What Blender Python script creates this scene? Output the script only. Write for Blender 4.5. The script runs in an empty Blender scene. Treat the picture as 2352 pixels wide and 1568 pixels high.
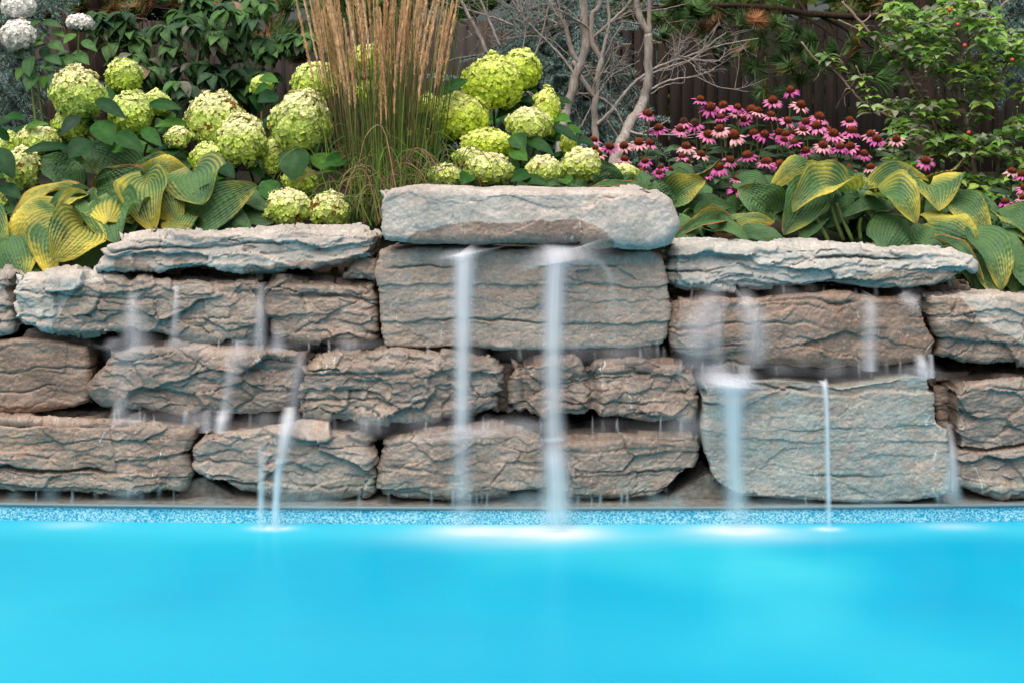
import bpy, math, random
import numpy as np
R = math.radians
S = bpy.context.scene
COL = S.collection

# ------------------------------------------------------------------ camera, world, sun, exposure
F = 3250.0            # focal length in units of a 2352 px wide frame
HZ = 300.0            # row of the horizon in that frame
H = 1.39              # camera height above the pool water
cam = bpy.data.cameras.new('camera'); cam_o = bpy.data.objects.new('camera', cam); COL.objects.link(cam_o)
cam_o.location = (0, 0, H); cam_o.rotation_euler = (R(90), 0, 0)
cam.sensor_width = 36; cam.lens = 36*F/2352; cam.shift_y = -(784-HZ)/2352
cam.clip_start = 0.05; cam.clip_end = 2000
S.camera = cam_o

SUN_EL, SUN_AZ = 62.0, 200.0      # azimuth clockwise from +Y: high, behind the camera's left shoulder
w = bpy.data.worlds.new('World'); S.world = w; w.use_nodes = True
nt = w.node_tree; bg = nt.nodes['Background']
sky = nt.nodes.new('ShaderNodeTexSky'); sky.sky_type = 'NISHITA'; sky.sun_disc = False
sky.sun_elevation = R(SUN_EL); sky.sun_rotation = R(SUN_AZ); sky.dust_density = 8.0; sky.air_density = 1.0; sky.ozone_density = 0.6
nt.links.new(sky.outputs[0], bg.inputs[0]); bg.inputs[1].default_value = 0.055
sl = bpy.data.lights.new('sun', 'SUN'); so = bpy.data.objects.new('sun', sl); COL.objects.link(so)
sl.energy = 1.5; sl.angle = R(70); sl.color = (1.0, 0.91, 0.80)
so.rotation_euler = (R(90-SUN_EL), 0, R(180-SUN_AZ))
S.view_settings.view_transform = 'Standard'; S.view_settings.look = 'None'
S.view_settings.gamma = 1; S.view_settings.exposure = 1.22; S.view_settings.use_curve_mapping = False
S.render.engine = 'CYCLES'
cy = S.cycles
cy.use_denoising = True
try: cy.denoiser = 'OPENIMAGEDENOISE'
except Exception: pass
cy.max_bounces = 8; cy.diffuse_bounces = 4; cy.glossy_bounces = 3; cy.transparent_max_bounces = 24; cy.transmission_bounces = 4

def P(px, py, Y):
    return np.array([(px-1176.0)/F*Y, Y, H+(HZ-py)/F*Y])
def m_per_px(Y): return Y/F

# ------------------------------------------------------------------ noise
def _h(ix, iy, seed):
    n = (ix.astype(np.int64)*374761393 + iy.astype(np.int64)*668265263 + int(seed)*1274126177) & 0xffffffff
    n = ((n ^ (n >> 13))*1274126177) & 0xffffffff
    n = ((n ^ (n >> 16))*2246822519) & 0xffffffff
    n = n ^ (n >> 15)
    return n.astype(np.float64)/4294967295.0
def vn(x, y, seed=0):
    x = np.asarray(x, float); y = np.asarray(y, float)
    ix = np.floor(x); iy = np.floor(y); fx = x-ix; fy = y-iy
    fx = fx*fx*fx*(fx*(fx*6-15)+10); fy = fy*fy*fy*(fy*(fy*6-15)+10)
    ix = ix.astype(np.int64); iy = iy.astype(np.int64)
    a = _h(ix, iy, seed); b = _h(ix+1, iy, seed); c = _h(ix, iy+1, seed); d = _h(ix+1, iy+1, seed)
    return (a*(1-fx)+b*fx)*(1-fy)+(c*(1-fx)+d*fx)*fy
def fbm(x, y, seed=0, o=4):
    s = 0; a = 0.5; t = 0
    for k in range(o):
        s = s+a*(vn(x*2**k+k*7.1, y*2**k-k*3.3, seed+k*11)*2-1); t += a; a *= 0.5
    return s/t
def voro(x, y, seed=0):
    ix = np.floor(x).astype(np.int64); iy = np.floor(y).astype(np.int64)
    f1 = np.full(x.shape, 9.); f2 = np.full(x.shape, 9.); rid = np.zeros(x.shape); r2 = np.zeros(x.shape); ox = np.zeros(x.shape); oy = np.zeros(x.shape)
    for dx in (-1, 0, 1):
        for dy in (-1, 0, 1):
            cx = ix+dx; cyy = iy+dy
            px = cx+.1+.8*_h(cx, cyy, seed); py = cyy+.1+.8*_h(cx, cyy, seed+5)
            d = np.hypot(px-x, py-y)
            m = d < f1
            f2 = np.where(m, f1, np.minimum(f2, d))
            rid = np.where(m, _h(cx, cyy, seed+9), rid); r2 = np.where(m, _h(cx, cyy, seed+13), r2)
            ox = np.where(m, x-px, ox); oy = np.where(m, y-py, oy)
            f1 = np.where(m, d, f1)
    return f1, f2, rid, r2, ox, oy
def sst(a, b, x):
    t = np.clip((x-a)/(b-a), 0, 1); return t*t*(3-2*t)

# ------------------------------------------------------------------ mesh builder
class MB:
    def __init__(s): s.v = []; s.q = []; s.t = []; s.c = []; s.n = 0
    def add(s, v, q=None, t=None, c=None):
        v = np.asarray(v, float).reshape(-1, 3); s.v.append(v)
        if q is not None and len(q): s.q.append(np.asarray(q, np.int64)+s.n)
        if t is not None and len(t): s.t.append(np.asarray(t, np.int64)+s.n)
        if c is None: c = np.zeros((len(v), 4))
        c = np.asarray(c, float)
        if c.ndim == 1: c = np.tile(c, (len(v), 1))
        s.c.append(c); s.n += len(v)
    def build(s, name, mat, parent=None, smooth=True, loc=None):
        me = bpy.data.meshes.new(name)
        v = np.concatenate(s.v) if s.v else np.zeros((0, 3))
        if loc is not None: v = v-np.asarray(loc)
        q = np.concatenate(s.q) if s.q else np.zeros((0, 4), np.int64)
        t = np.concatenate(s.t) if s.t else np.zeros((0, 3), np.int64)
        me.vertices.add(len(v)); me.vertices.foreach_set('co', v.astype(np.float32).ravel())
        nl = len(q)*4+len(t)*3
        me.loops.add(nl); me.loops.foreach_set('vertex_index', np.concatenate([q.ravel(), t.ravel()]).astype(np.int32))
        me.polygons.add(len(q)+len(t))
        st = np.concatenate([np.arange(len(q))*4, len(q)*4+np.arange(len(t))*3]).astype(np.int32)
        me.polygons.foreach_set('loop_start', st)
        if smooth: me.polygons.foreach_set('use_smooth', np.ones(len(q)+len(t), bool))
        me.update(calc_edges=True); me.validate()
        if len(me.vertices) == len(v):
            a = me.attributes.new('tint', 'FLOAT_COLOR', 'POINT')
            a.data.foreach_set('color', np.concatenate(s.c).astype(np.float32).ravel())
        me.materials.append(mat)
        o = bpy.data.objects.new(name, me); COL.objects.link(o)
        if parent is not None: o.parent = parent
        if loc is not None:
            o.location = loc
        return o
def tag(o, label=None, cat=None, group=None, kind=None):
    if label: o['label'] = label
    if cat: o['category'] = cat
    if group: o['group'] = group
    if kind: o['kind'] = kind
    return o
def thing(name, label, cat, group=None, loc=(0, 0, 0)):
    o = bpy.data.objects.new(name, None); COL.objects.link(o); o.empty_display_size = 0.1
    o.location = (0, 0, 0)
    return tag(o, label, cat, group)

def grid_quads(nu, nv):      # rows nv, cols nu, index = r*nu+c
    r, c = np.meshgrid(np.arange(nv-1), np.arange(nu-1), indexing='ij')
    a = (r*nu+c).ravel()
    return np.stack([a, a+nu, a+nu+1, a+1], 1)
def resample(poly, ts):
    p = np.asarray(poly, float); d = np.concatenate([[0], np.cumsum(np.hypot(*np.diff(p[:, :2], axis=0).T))])
    d /= d[-1]
    return np.stack([np.interp(ts, d, p[:, k]) for k in range(p.shape[1])], 1)
def smooth_path(pts, n):
    p = np.asarray(pts, float)
    if len(p) < 3: return resample(p, np.linspace(0, 1, n))
    q = np.vstack([2*p[0]-p[1], p, 2*p[-1]-p[-2]])
    out = []
    ts = np.linspace(0, len(p)-1-1e-6, n)
    for t in ts:
        i = int(t); f = t-i
        a, b, c, d = q[i], q[i+1], q[i+2], q[i+3]
        out.append(.5*((2*b)+(c-a)*f+(2*a-5*b+4*c-d)*f*f+(-a+3*b-3*c+d)*f**3))
    return np.array(out)
def tube(mb, pts, rad, sides=7, c=(0, 0, 0, 0), cap=True):
    p = np.asarray(pts, float); n = len(p); rad = np.broadcast_to(np.asarray(rad, float), (n,))
    t = np.gradient(p, axis=0); t /= np.linalg.norm(t, axis=1)[:, None]+1e-9
    ref = np.array([0, 1., 0]) if abs(t[0][1]) < .8 else np.array([1., 0, 0])
    u = np.cross(t, ref); u /= np.linalg.norm(u, axis=1)[:, None]+1e-9
    v = np.cross(t, u)
    a = np.linspace(0, 2*np.pi, sides, endpoint=False)
    ring = p[:, None]+rad[:, None, None]*(np.cos(a)[None, :, None]*u[:, None]+np.sin(a)[None, :, None]*v[:, None])
    vs = ring.reshape(-1, 3)
    r, k = np.meshgrid(np.arange(n-1), np.arange(sides), indexing='ij')
    A = r*sides+k; B = r*sides+(k+1) % sides
    q = np.stack([A, B, B+sides, A+sides], -1).reshape(-1, 4)
    tr = []
    if cap:
        vs = np.vstack([vs, p[0], p[-1]]); i0 = n*sides; i1 = i0+1
        for k in range(sides):
            tr.append((i0, (k+1) % sides, k)); tr.append((i1, (n-1)*sides+k, (n-1)*sides+(k+1) % sides))
    mb.add(vs, q, tr, c)
def unit(v):
    v = np.asarray(v, float); return v/(np.linalg.norm(v)+1e-9)

# ------------------------------------------------------------------ materials
class N:
    def __init__(s, name):
        s.m = bpy.data.materials.new(name); s.m.use_nodes = True; s.t = s.m.node_tree
        s.bs = s.t.nodes['Principled BSDF']; s.out = s.t.nodes['Material Output']
    def new(s, t, **k):
        n = s.t.nodes.new(t)
        for a, b in k.items(): setattr(n, a, b)
        return n
    def link(s, a, b): s.t.links.new(a, b)
    def val(s, sock, x):
        if hasattr(x, 'is_output') or isinstance(x, bpy.types.NodeSocket): s.link(x, sock)
        else: sock.default_value = x
    def attr(s, name='tint'):
        return s.new('ShaderNodeAttribute', attribute_name=name)
    def coord(s, which='Object'):
        return s.new('ShaderNodeTexCoord').outputs[which]
    def geo(s): return s.new('ShaderNodeNewGeometry').outputs['Position']
    def mapping(s, vec, sc=(1, 1, 1), loc=(0, 0, 0), rot=(0, 0, 0)):
        n = s.new('ShaderNodeMapping'); s.link(vec, n.inputs[0]); n.inputs['Scale'].default_value = sc; n.inputs['Location'].default_value = loc; n.inputs['Rotation'].default_value = rot
        return n.outputs[0]
    def noise(s, vec, scale, detail=4, rough=.55, dist=0, out=0):
        n = s.new('ShaderNodeTexNoise'); s.link(vec, n.inputs['Vector']); n.inputs['Scale'].default_value = scale; n.inputs['Detail'].default_value = detail; n.inputs['Roughness'].default_value = rough; n.inputs['Distortion'].default_value = dist
        return n.outputs[out]
    def voro(s, vec, scale, feature='F1', out=0):
        n = s.new('ShaderNodeTexVoronoi', feature=feature); s.link(vec, n.inputs['Vector']); n.inputs['Scale'].default_value = scale
        return n.outputs[out]
    def ramp(s, f, stops, interp='LINEAR'):
        n = s.new('ShaderNodeValToRGB'); n.color_ramp.interpolation = interp; s.val(n.inputs[0], f)
        e = n.color_ramp.elements
        while len(e) < len(stops): e.new(0.5)
        for i, (p, c) in enumerate(stops):
            e[i].position = p; e[i].color = (c, c, c, 1) if isinstance(c, (int, float)) else (*c, 1)
        return n.outputs[0]
    def mix(s, f, a, b, mode='MIX'):
        n = s.new('ShaderNodeMix', data_type='RGBA', blend_type=mode)
        s.val(n.inputs[0], f)
        for i, x in ((6, a), (7, b)):
            if isinstance(x, (tuple, list)): n.inputs[i].default_value = (*x[:3], 1)
            else: s.val(n.inputs[i], x)
        return n.outputs[2]
    def math(s, op, a, b=0, c=None, clamp=False):
        n = s.new('ShaderNodeMath', operation=op, use_clamp=clamp); s.val(n.inputs[0], a); s.val(n.inputs[1], b)
        if c is not None: s.val(n.inputs[2], c)
        return n.outputs[0]
    def sep(s, c):
        n = s.new('ShaderNodeSeparateColor'); s.link(c, n.inputs[0]); return n.outputs
    def sepxyz(s, c):
        n = s.new('ShaderNodeSeparateXYZ'); s.link(c, n.inputs[0]); return n.outputs
    def comb(s, x, y, z):
        n = s.new('ShaderNodeCombineXYZ')
        for i, q in enumerate((x, y, z)): s.val(n.inputs[i], q)
        return n.outputs[0]
    def bump(s, h, strength=.3, dist=.01):
        n = s.new('ShaderNodeBump'); s.link(h, n.inputs['Height']); n.inputs['Strength'].default_value = strength; n.inputs['Distance'].default_value = dist
        s.link(n.outputs[0], s.bs.inputs['Normal']); return n
    def base(s, c):
        if isinstance(c, (tuple, list)): s.bs.inputs['Base Color'].default_value = (*c[:3], 1)
        else: s.link(c, s.bs.inputs['Base Color'])
    def rough(s, r, spec=.5):
        s.val(s.bs.inputs['Roughness'], r); s.val(s.bs.inputs['Specular IOR Level'], spec)
    def translucent(s, col, f):
        tr = s.new('ShaderNodeBsdfTranslucent'); s.val(tr.inputs[0], col if not isinstance(col, (tuple, list)) else (*col, 1))
        mx = s.new('ShaderNodeMixShader'); s.val(mx.inputs[0], f); s.link(s.bs.outputs[0], mx.inputs[1]); s.link(tr.outputs[0], mx.inputs[2]); s.link(mx.outputs[0], s.out.inputs[0])

def stone_material():
    # tint: r wet, g random tone of the stone, b blue-green amount (mineral, plus painted pool reflection low down), a warm brown amount
    n = N('limestone'); g = n.geo(); a = n.attr(); r, gr, b = n.sep(a.outputs['Color'])[:3]; wa = a.outputs['Alpha']
    n1 = n.noise(g, 7, 6, .6); n2 = n.noise(n.mapping(g, (1, 1, 2.5)), 22, 6, .65); n3 = n.noise(g, 130, 4, .7); n5 = n.noise(n.mapping(g, (1, 1, 1.3), (4, 1, 2)), 48, 5, .7); n4 = n.noise(n.mapping(g, (1, 1, 1.6), (3, 1, 7)), 11, 5, .6, .6)
    dry = n.ramp(n1, [(.3, (.31, .272, .247)), (.5, (.42, .382, .352)), (.7, (.56, .51, .47))])
    dry = n.mix(n.ramp(n2, [(.48, 0.), (.66, .8)]), dry, (.33, .325, .315))
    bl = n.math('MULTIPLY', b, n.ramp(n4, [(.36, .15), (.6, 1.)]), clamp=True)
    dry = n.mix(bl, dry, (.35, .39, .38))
    dry = n.mix(n.math('MULTIPLY', wa, n.ramp(n4, [(.3, .9), (.65, .3)])), dry, (.36, .28, .21))
    wet = n.ramp(n1, [(.28, (.105, .071, .056)), (.5, (.205, .15, .122)), (.72, (.345, .268, .224))])
    wet = n.mix(n.ramp(n2, [(.47, 0.), (.68, .75)]), wet, (.205, .168, .145))
    wet = n.mix(n.math('MULTIPLY', wa, n.ramp(n4, [(.32, .95), (.62, .25)])), wet, (.205, .128, .088))
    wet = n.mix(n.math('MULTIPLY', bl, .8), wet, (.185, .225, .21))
    col = n.mix(r, dry, wet)
    # speckle, small rusty freckles and white mineral crusts
    col = n.mix(n.ramp(n3, [(.38, .22), (.52, 0.)]), col, (.09, .07, .055))
    col = n.mix(n.ramp(n3, [(.56, 0.), (.7, .28)]), col, (.6, .56, .52))
    rust = n.noise(n.mapping(g, (1, 1, 1), (9, 2, 4)), 5, 6, .7)
    col = n.mix(n.ramp(rust, [(.58, 0.), (.72, .4)]), col, (.28, .17, .085))
    cr = n.noise(n.mapping(g, (1.5, 1, .7), (5, 5, 1)), 16, 7, .72, 1.2)
    cr2 = n.noise(n.mapping(g, (1, 1, 1), (1, 8, 1)), 3.1, 3, .6)
    col = n.mix(n.math('MULTIPLY', n.ramp(cr, [(.615, 0.), (.66, .75)]), n.ramp(cr2, [(.45, 0.), (.62, 1.)])), col, (.62, .63, .62))
    k5 = n.ramp(n5, [(.32, .80), (.5, 1.), (.68, 1.16)])
    col = n.mix(1.0, col, k5, 'MULTIPLY')
    tone = n.math('MULTIPLY_ADD', gr, .7, .65)
    col = n.mix(1.0, col, n.comb(tone, tone, tone), 'MULTIPLY')
    n.base(col)
    n.rough(n.math('MULTIPLY_ADD', r, -.45, .88), .45)
    bh = n.math('ADD', n.math('MULTIPLY', n3, .6), n.math('MULTIPLY', n.noise(g, 50, 6, .7), 1.2))
    n.bump(bh, .4, .005)
    return n.m
M_STONE = stone_material()

def simple_noise_mat(name, c1, c2, scale, rough=.9, bump=.3, stretch=(1, 1, 1), c3=None):
    n = N(name); g = n.mapping(n.geo(), stretch)
    f = n.noise(g, scale, 6, .65)
    col = n.ramp(f, [(.3, c1), (.68, c2)])
    if c3: col = n.mix(n.ramp(n.noise(g, scale*.23, 4, .6), [(.45, 0.), (.6, .8)]), col, c3)
    n.base(col); n.rough(rough, .3); n.bump(n.noise(g, scale*2.5, 5, .7), bump, .01)
    return n.m
M_CONC = simple_noise_mat('mortar', (.085, .085, .078), (.21, .205, .185), 40, .85, .3)
M_SOIL = simple_noise_mat('soil', (.006, .004, .003), (.024, .015, .010), 14, 1, .6, c3=(.014, .022, .006))
M_BARK = simple_noise_mat('pine_bark', (.012, .008, .006), (.06, .038, .028), 16, .95, .9, (3, 3, .7))
M_DEAD = simple_noise_mat('dead_bark', (.16, .148, .14), (.44, .42, .405), 26, .9, .8, (2.5, 2.5, .6), c3=(.30, .26, .225))
M_TWIG = simple_noise_mat('twig_bark', (.16, .11, .08), (.33, .26, .21), 30, .8, .4)
M_GSTEM = simple_noise_mat('green_stem', (.07, .12, .03), (.16, .22, .06), 30, .6, .1)
M_POST = simple_noise_mat('grey_post', (.09, .085, .08), (.2, .19, .18), 18, .9, .5, (3, 3, .4))

def fence_mat():
    n = N('fence_wood'); g = n.geo(); a = n.attr(); r, gr, b = n.sep(a.outputs['Color'])[:3]
    gr2 = n.noise(n.mapping(g, (30, 30, 1.2)), 1.0, 5, .6)
    col = n.ramp(gr2, [(.3, (.034, .025, .020)), (.7, (.085, .064, .054))])
    col = n.mix(n.math('MULTIPLY', r, .7), col, (.045, .044, .047))
    kn = n.voro(n.mapping(g, (5, 1, 1.7)), 1.0)
    col = n.mix(n.ramp(kn, [(.05, .9), (.1, 0.)]), col, (.012, .008, .006))
    n.base(col); n.rough(.9, .2); n.bump(gr2, .4, .01); return n.m
M_FENCE = fence_mat()

def leaf_mat(name, rough=.55, trans=.25, vein=True, spec=.16, bump=.25, tcol=(1.2, 1.3, .6)):
    # tint rgb = leaf colour
    n = N(name); a = n.attr(); g = n.geo()
    f = n.noise(g, 45, 4, .6)
    col = n.mix(1.0, a.outputs['Color'], n.ramp(f, [(.3, .72), (.7, 1.25)]), 'MULTIPLY')
    n.base(col); n.rough(rough, spec); n.bump(n.noise(g, 120, 3), bump, .004)
    n.translucent(n.mix(1.0, col, tcol, 'MULTIPLY'), trans); return n.m
M_LEAF = leaf_mat('leaf')
M_PETAL = leaf_mat('hydrangea_petal', .8, .18, spec=.03, tcol=(1.06, 1.06, .95))
M_NEEDLE = leaf_mat('needles', .6, .12, spec=.2)
M_GRASS = leaf_mat('grass_blade', .6, .22, spec=.08, tcol=(1.1, 1.1, .9))
M_PINK = leaf_mat('coneflower_petal', .55, .18)
M_CONE = leaf_mat('coneflower_cone', .8, .0)

def hosta_mat():
    # tint: r across -1..1 mapped 0..1, g along 0..1, b yellow amount, a brown scorch amount
    n = N('hosta_leaf'); a = n.attr(); c = n.sep(a.outputs['Color']); u, v, ye = c[0], c[1], c[2]; br = a.outputs['Alpha']
    g = n.geo()
    ed = n.math('ABSOLUTE', n.math('MULTIPLY_ADD', u, 2., -1.))      # 0 midrib 1 margin
    nz = n.noise(g, 14, 5, .6); nf = n.noise(g, 60, 4, .6)
    # parallel veins: lines of constant |u|
    vein = n.math('SINE', n.math('MULTIPLY', ed, 7*2*math.pi))
    vein01 = n.math('MULTIPLY_ADD', vein, .5, .5)
    green = n.ramp(n.noise(g, 9, 3), [(.35, (.045, .118, .064)), (.65, (.078, .185, .056))])
    green = n.mix(n.math('MULTIPLY', vein01, .45), green, (.14, .25, .11))
    yel = n.mix(nz, (.66, .52, .045), (.78, .70, .15))
    big = n.noise(g, 5.5, 2, .5)
    s = n.math('ADD', n.math('MULTIPLY', n.math('POWER', ed, 1.3), .40), n.math('MULTIPLY', n.math('POWER', v, 1.5), .34))
    s = n.math('ADD', s, n.math('MULTIPLY_ADD', big, 2.0, -1.0))
    s = n.math('ADD', s, n.math('MULTIPLY_ADD', nz, .4, -.2))
    s = n.math('ADD', s, n.math('MULTIPLY_ADD', vein01, .26, -.13))
    s = n.math('ADD', s, n.math('MULTIPLY_ADD', ye, 1.5, -1.15))
    ym = n.ramp(s, [(.05, 0.), (.42, .42), (.85, 1.)])
    col = n.mix(ym, green, yel)
    sb = n.math('ADD', n.math('MULTIPLY', n.math('POWER', ed, 3.5), .55), n.math('MULTIPLY_ADD', nf, .4, -.2))
    sb = n.math('ADD', sb, n.math('MULTIPLY', n.math('POWER', v, 6.), .25))
    sb = n.math('ADD', sb, n.math('MULTIPLY_ADD', br, 1.0, -.66))
    col = n.mix(n.ramp(sb, [(.3, 0.), (.42, 1.)]), col, n.mix(nf, (.50, .20, .02), (.42, .25, .12)))
    col = n.mix(n.ramp(sb, [(.48, 0.), (.62, 1.)]), col, n.mix(nf, (.10, .045, .025), (.40, .24, .14)))
    sp = n.voro(g, 17)
    col = n.mix(n.ramp(sp, [(.035, .6), (.06, 0.)]), col, (.2, .11, .05))
    n.base(col); n.rough(.5, .22)
    n.bump(n.math('ADD', n.math('MULTIPLY', vein01, .9), n.math('MULTIPLY', n.noise(g, 75, 2), .9)), .6, .006)
    n.translucent(n.mix(1.0, col, (1.2, 1.3, .5), 'MULTIPLY'), .22); return n.m
M_HOSTA = hosta_mat()

def water_fall_mat():
    # tint: r opacity, g across, b along ; a blueness
    n = N('falling_water'); a = n.attr(); c = n.sep(a.outputs['Color'])
    v = n.comb(n.math('MULTIPLY', c[1], 6.), n.math('MULTIPLY', c[2], .5), 0.)
    st = n.noise(v, 1.0, 3, .55)
    al = n.math('MULTIPLY', c[0], n.ramp(st, [(.25, .8), (.75, 1.1)]), clamp=True)
    col = n.mix(a.outputs['Alpha'], (.80, .82, .90), (.46, .80, .95))
    n.base(col); n.rough(.45, .3)
    tl = n.new('ShaderNodeBsdfTranslucent'); n.val(tl.inputs[0], col)
    m0 = n.new('ShaderNodeMixShader'); m0.inputs[0].default_value = .35; n.link(n.bs.outputs[0], m0.inputs[1]); n.link(tl.outputs[0], m0.inputs[2])
    tp = n.new('ShaderNodeBsdfTransparent')
    mx = n.new('ShaderNodeMixShader'); n.link(al, mx.inputs[0]); n.link(tp.outputs[0], mx.inputs[1]); n.link(m0.outputs[0], mx.inputs[2]); n.link(mx.outputs[0], n.out.inputs[0])
    return n.m
M_FALL = water_fall_mat()

FOAM = [  # (px, py, half width px, half depth m, strength): where falls strike the pool
    (625, 1212, 45, .035, .9), (1075, 1216, 85, .07, .75), (1270, 1220, 105, .085, 1.0), (1690, 1214, 85, .07, .9), (1900, 1214, 30, .03, .7), (160, 1205, 70, .05, .3), (2190, 1208, 70, .05, .35), (1180, 1232, 230, .12, .38), (1720, 1228, 190, .1, .33)]
def ground_at(px, py, z=0.0):
    Y = F*(H-z)/(py-HZ); return P(px, py, Y)
def pool_mat():
    n = N('pool_water'); g = n.geo()
    base = n.noise(n.mapping(g, (.60, .50, 1), (3.3, 1.2, 0)), 1.5, 2, .45, .2)
    col = n.ramp(base, [(.38, (.0, .275, .485)), (.52, (.0, .318, .52)), (.72, (.03, .43, .575))])
    fo = 0.0
    x, y, z = n.sepxyz(g)[:3]
    # paler aerated water in a band along the wall and towards the left
    eb = n.math('EXPONENT', n.math('MULTIPLY', n.math('POWER', n.math('MULTIPLY', n.math('SUBTRACT', y, 4.93), 7.5), 2.), -1.))
    col = n.mix(n.math('MULTIPLY', eb, .8), col, (.035, .42, .59))
    col = n.mix(n.math('MULTIPLY_ADD', x, -.22, .12, clamp=True), col, (.035, .42, .59))
    ce = n.math('EXPONENT', n.math('MULTIPLY', n.math('POWER', n.math('MULTIPLY', n.math('SUBTRACT', y, 3.75), 2.4), 2.), -1.))
    col = n.mix(n.math('MULTIPLY', ce, .35), col, (.035, .41, .585))
    for px, py, hw, hd, st in FOAM:
        p = ground_at(px, py); hwm = hw*m_per_px(p[1])
        dx = n.math('MULTIPLY', n.math('SUBTRACT', x, float(p[0])), 1/hwm); dy = n.math('MULTIPLY', n.math('SUBTRACT', y, float(p[1])), 1/hd)
        d2 = n.math('ADD', n.math('MULTIPLY', dx, dx), n.math('MULTIPLY', dy, dy))
        e = n.math('MULTIPLY', n.math('EXPONENT', n.math('MULTIPLY', d2, -1.0)), st)
        fo = e if isinstance(fo, float) else n.math('ADD', fo, e)
    fn = n.noise(n.mapping(g, (1., 3, 1)), 3.0, 3, .5)
    fo = n.math('MULTIPLY', fo, n.math('MULTIPLY_ADD', fn, .8, .6), clamp=True)
    col = n.mix(fo, col, (.52, .64, .70))
    n.base(col); n.rough(.27, .17); n.bs.inputs['IOR'].default_value = 1.22
    n.bump(n.noise(n.mapping(g, (.8, 2.2, 1)), 2.2, 2), .08, .05)
    return n.m
M_POOL = pool_mat()
def liner_mat():
    n = N('pebble_liner'); g = n.mapping(n.geo(), (1, .6, 1.15))
    a = n.noise(g, 140, 2, .6); b = n.noise(g, 70, 3, .6); c = n.noise(g, 6, 2)
    f = n.math('ADD', n.math('MULTIPLY', a, .75), n.math('MULTIPLY', b, .25))
    f = n.math('ADD', f, n.math('MULTIPLY_ADD', c, .12, -.06))
    col = n.ramp(f, [(.40, (.01, .27, .46)), (.45, (.08, .42, .60)), (.53, (.24, .57, .71)), (.63, (.44, .70, .79))])
    n.base(col); n.rough(.3, .4); return n.m
M_LINER = liner_mat()
def trim_mat():
    n = N('grey_trim'); n.base((.11, .17, .20)); n.rough(.4, .4); return n.m
M_TRIM = trim_mat()

# ------------------------------------------------------------------ setting: pool, ledge, ground
def edgeY(px): return 5.0+0.055*((px-1230)/1230.0)**2      # pool edge bows gently towards the camera
def edge_curve(n=160):
    xs = np.linspace(-1500, 4000, n); Y = edgeY(xs); return (xs-1176)/F*Y, Y
ex, eY = edge_curve()
LZ = 0.062
rows = 60
mb = MB(); vv = []
for k in range(rows):
    t = k/(rows-1); vv.append(np.stack([ex*(1+.1*(1-t)), 1.3+(eY-1.3)*t**.7, np.zeros_like(ex)], 1))
mb.add(np.concatenate(vv), grid_quads(len(ex), rows))
water = mb.build('pool_water', M_POOL); tag(water, kind='structure')
mb = MB()
zz = [-.6, -.02, .0, .02, .04, LZ-.008]
mb.add(np.concatenate([np.stack([ex, eY+.001, np.full_like(ex, z)], 1) for z in zz]), grid_quads(len(ex), len(zz)))
liner = mb.build('pool_wall', M_LINER); tag(liner, kind='structure')
mb = MB()
prof = [(-.004, LZ-.012), (-.008, LZ-.009), (-.008, LZ-.002), (-.004, LZ+.001), (.01, LZ+.001)]
mb.add(np.concatenate([np.stack([ex, eY+dy, np.full_like(ex, z)], 1) for dy, z in prof]), grid_quads(len(ex), len(prof)))
trim = mb.build('pool_trim', M_TRIM); tag(trim, kind='structure')
dk = MB(); dxs = np.linspace(-9, 9, 40); dys = np.array([1.3, 1.301, 1.6, 3., 9.]); zs = np.array([-.5, .07, .072, .072, .072])  # deck out of view, added to limit the cyan bounce off the pool
dk.add(np.concatenate([np.stack([dxs, np.full_like(dxs, 1.3-(a-1.3)), np.full_like(dxs, z)], 1) for a, z in zip(dys, zs)]), grid_quads(40, 5))
deck = dk.build('added_unseen_deck', M_CONC); tag(deck, kind='structure')
mb = MB(); zz = []
nn = 14
for k in range(nn):
    t = k/(nn-1); dy = .004+t*.75
    zz.append(np.stack([ex, eY+dy, LZ-.004+.035*sst(.02, .3, dy)+.006*fbm(ex*9, np.full_like(ex, dy*30), 4)], 1))
mb.add(np.concatenate(zz), grid_quads(len(ex), nn))
ledge = mb.build('stone_ledge', M_CONC); tag(ledge, kind='structure')

gx = np.concatenate([[-400, -120, -40, -15, -8], np.linspace(-5, 5, 90), [8, 15, 40, 120, 400]])
def bed_z(x, y):
    z = np.interp(y, [5.6, 6.2, 7.5, 11, 400], [.80, .98, 1.0, .96, .96])
    return z
gy = np.concatenate([[5.55, 5.57], np.linspace(5.6, 9, 50), np.linspace(9.2, 18, 40), [22, 30, 60, 120, 250, 420]])
XX, YY = np.meshgrid(gx, gy)
ZZ = bed_z(XX, YY)+.035*fbm(XX*2.1, YY*2.1, 3)*(YY < 20)
ZZ[0] = -.3
mb = MB(); mb.add(np.stack([XX, YY, ZZ], -1).reshape(-1, 3), grid_quads(len(gx), len(gy)))
ground = mb.build('ground', M_SOIL); tag(ground, kind='structure')

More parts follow.
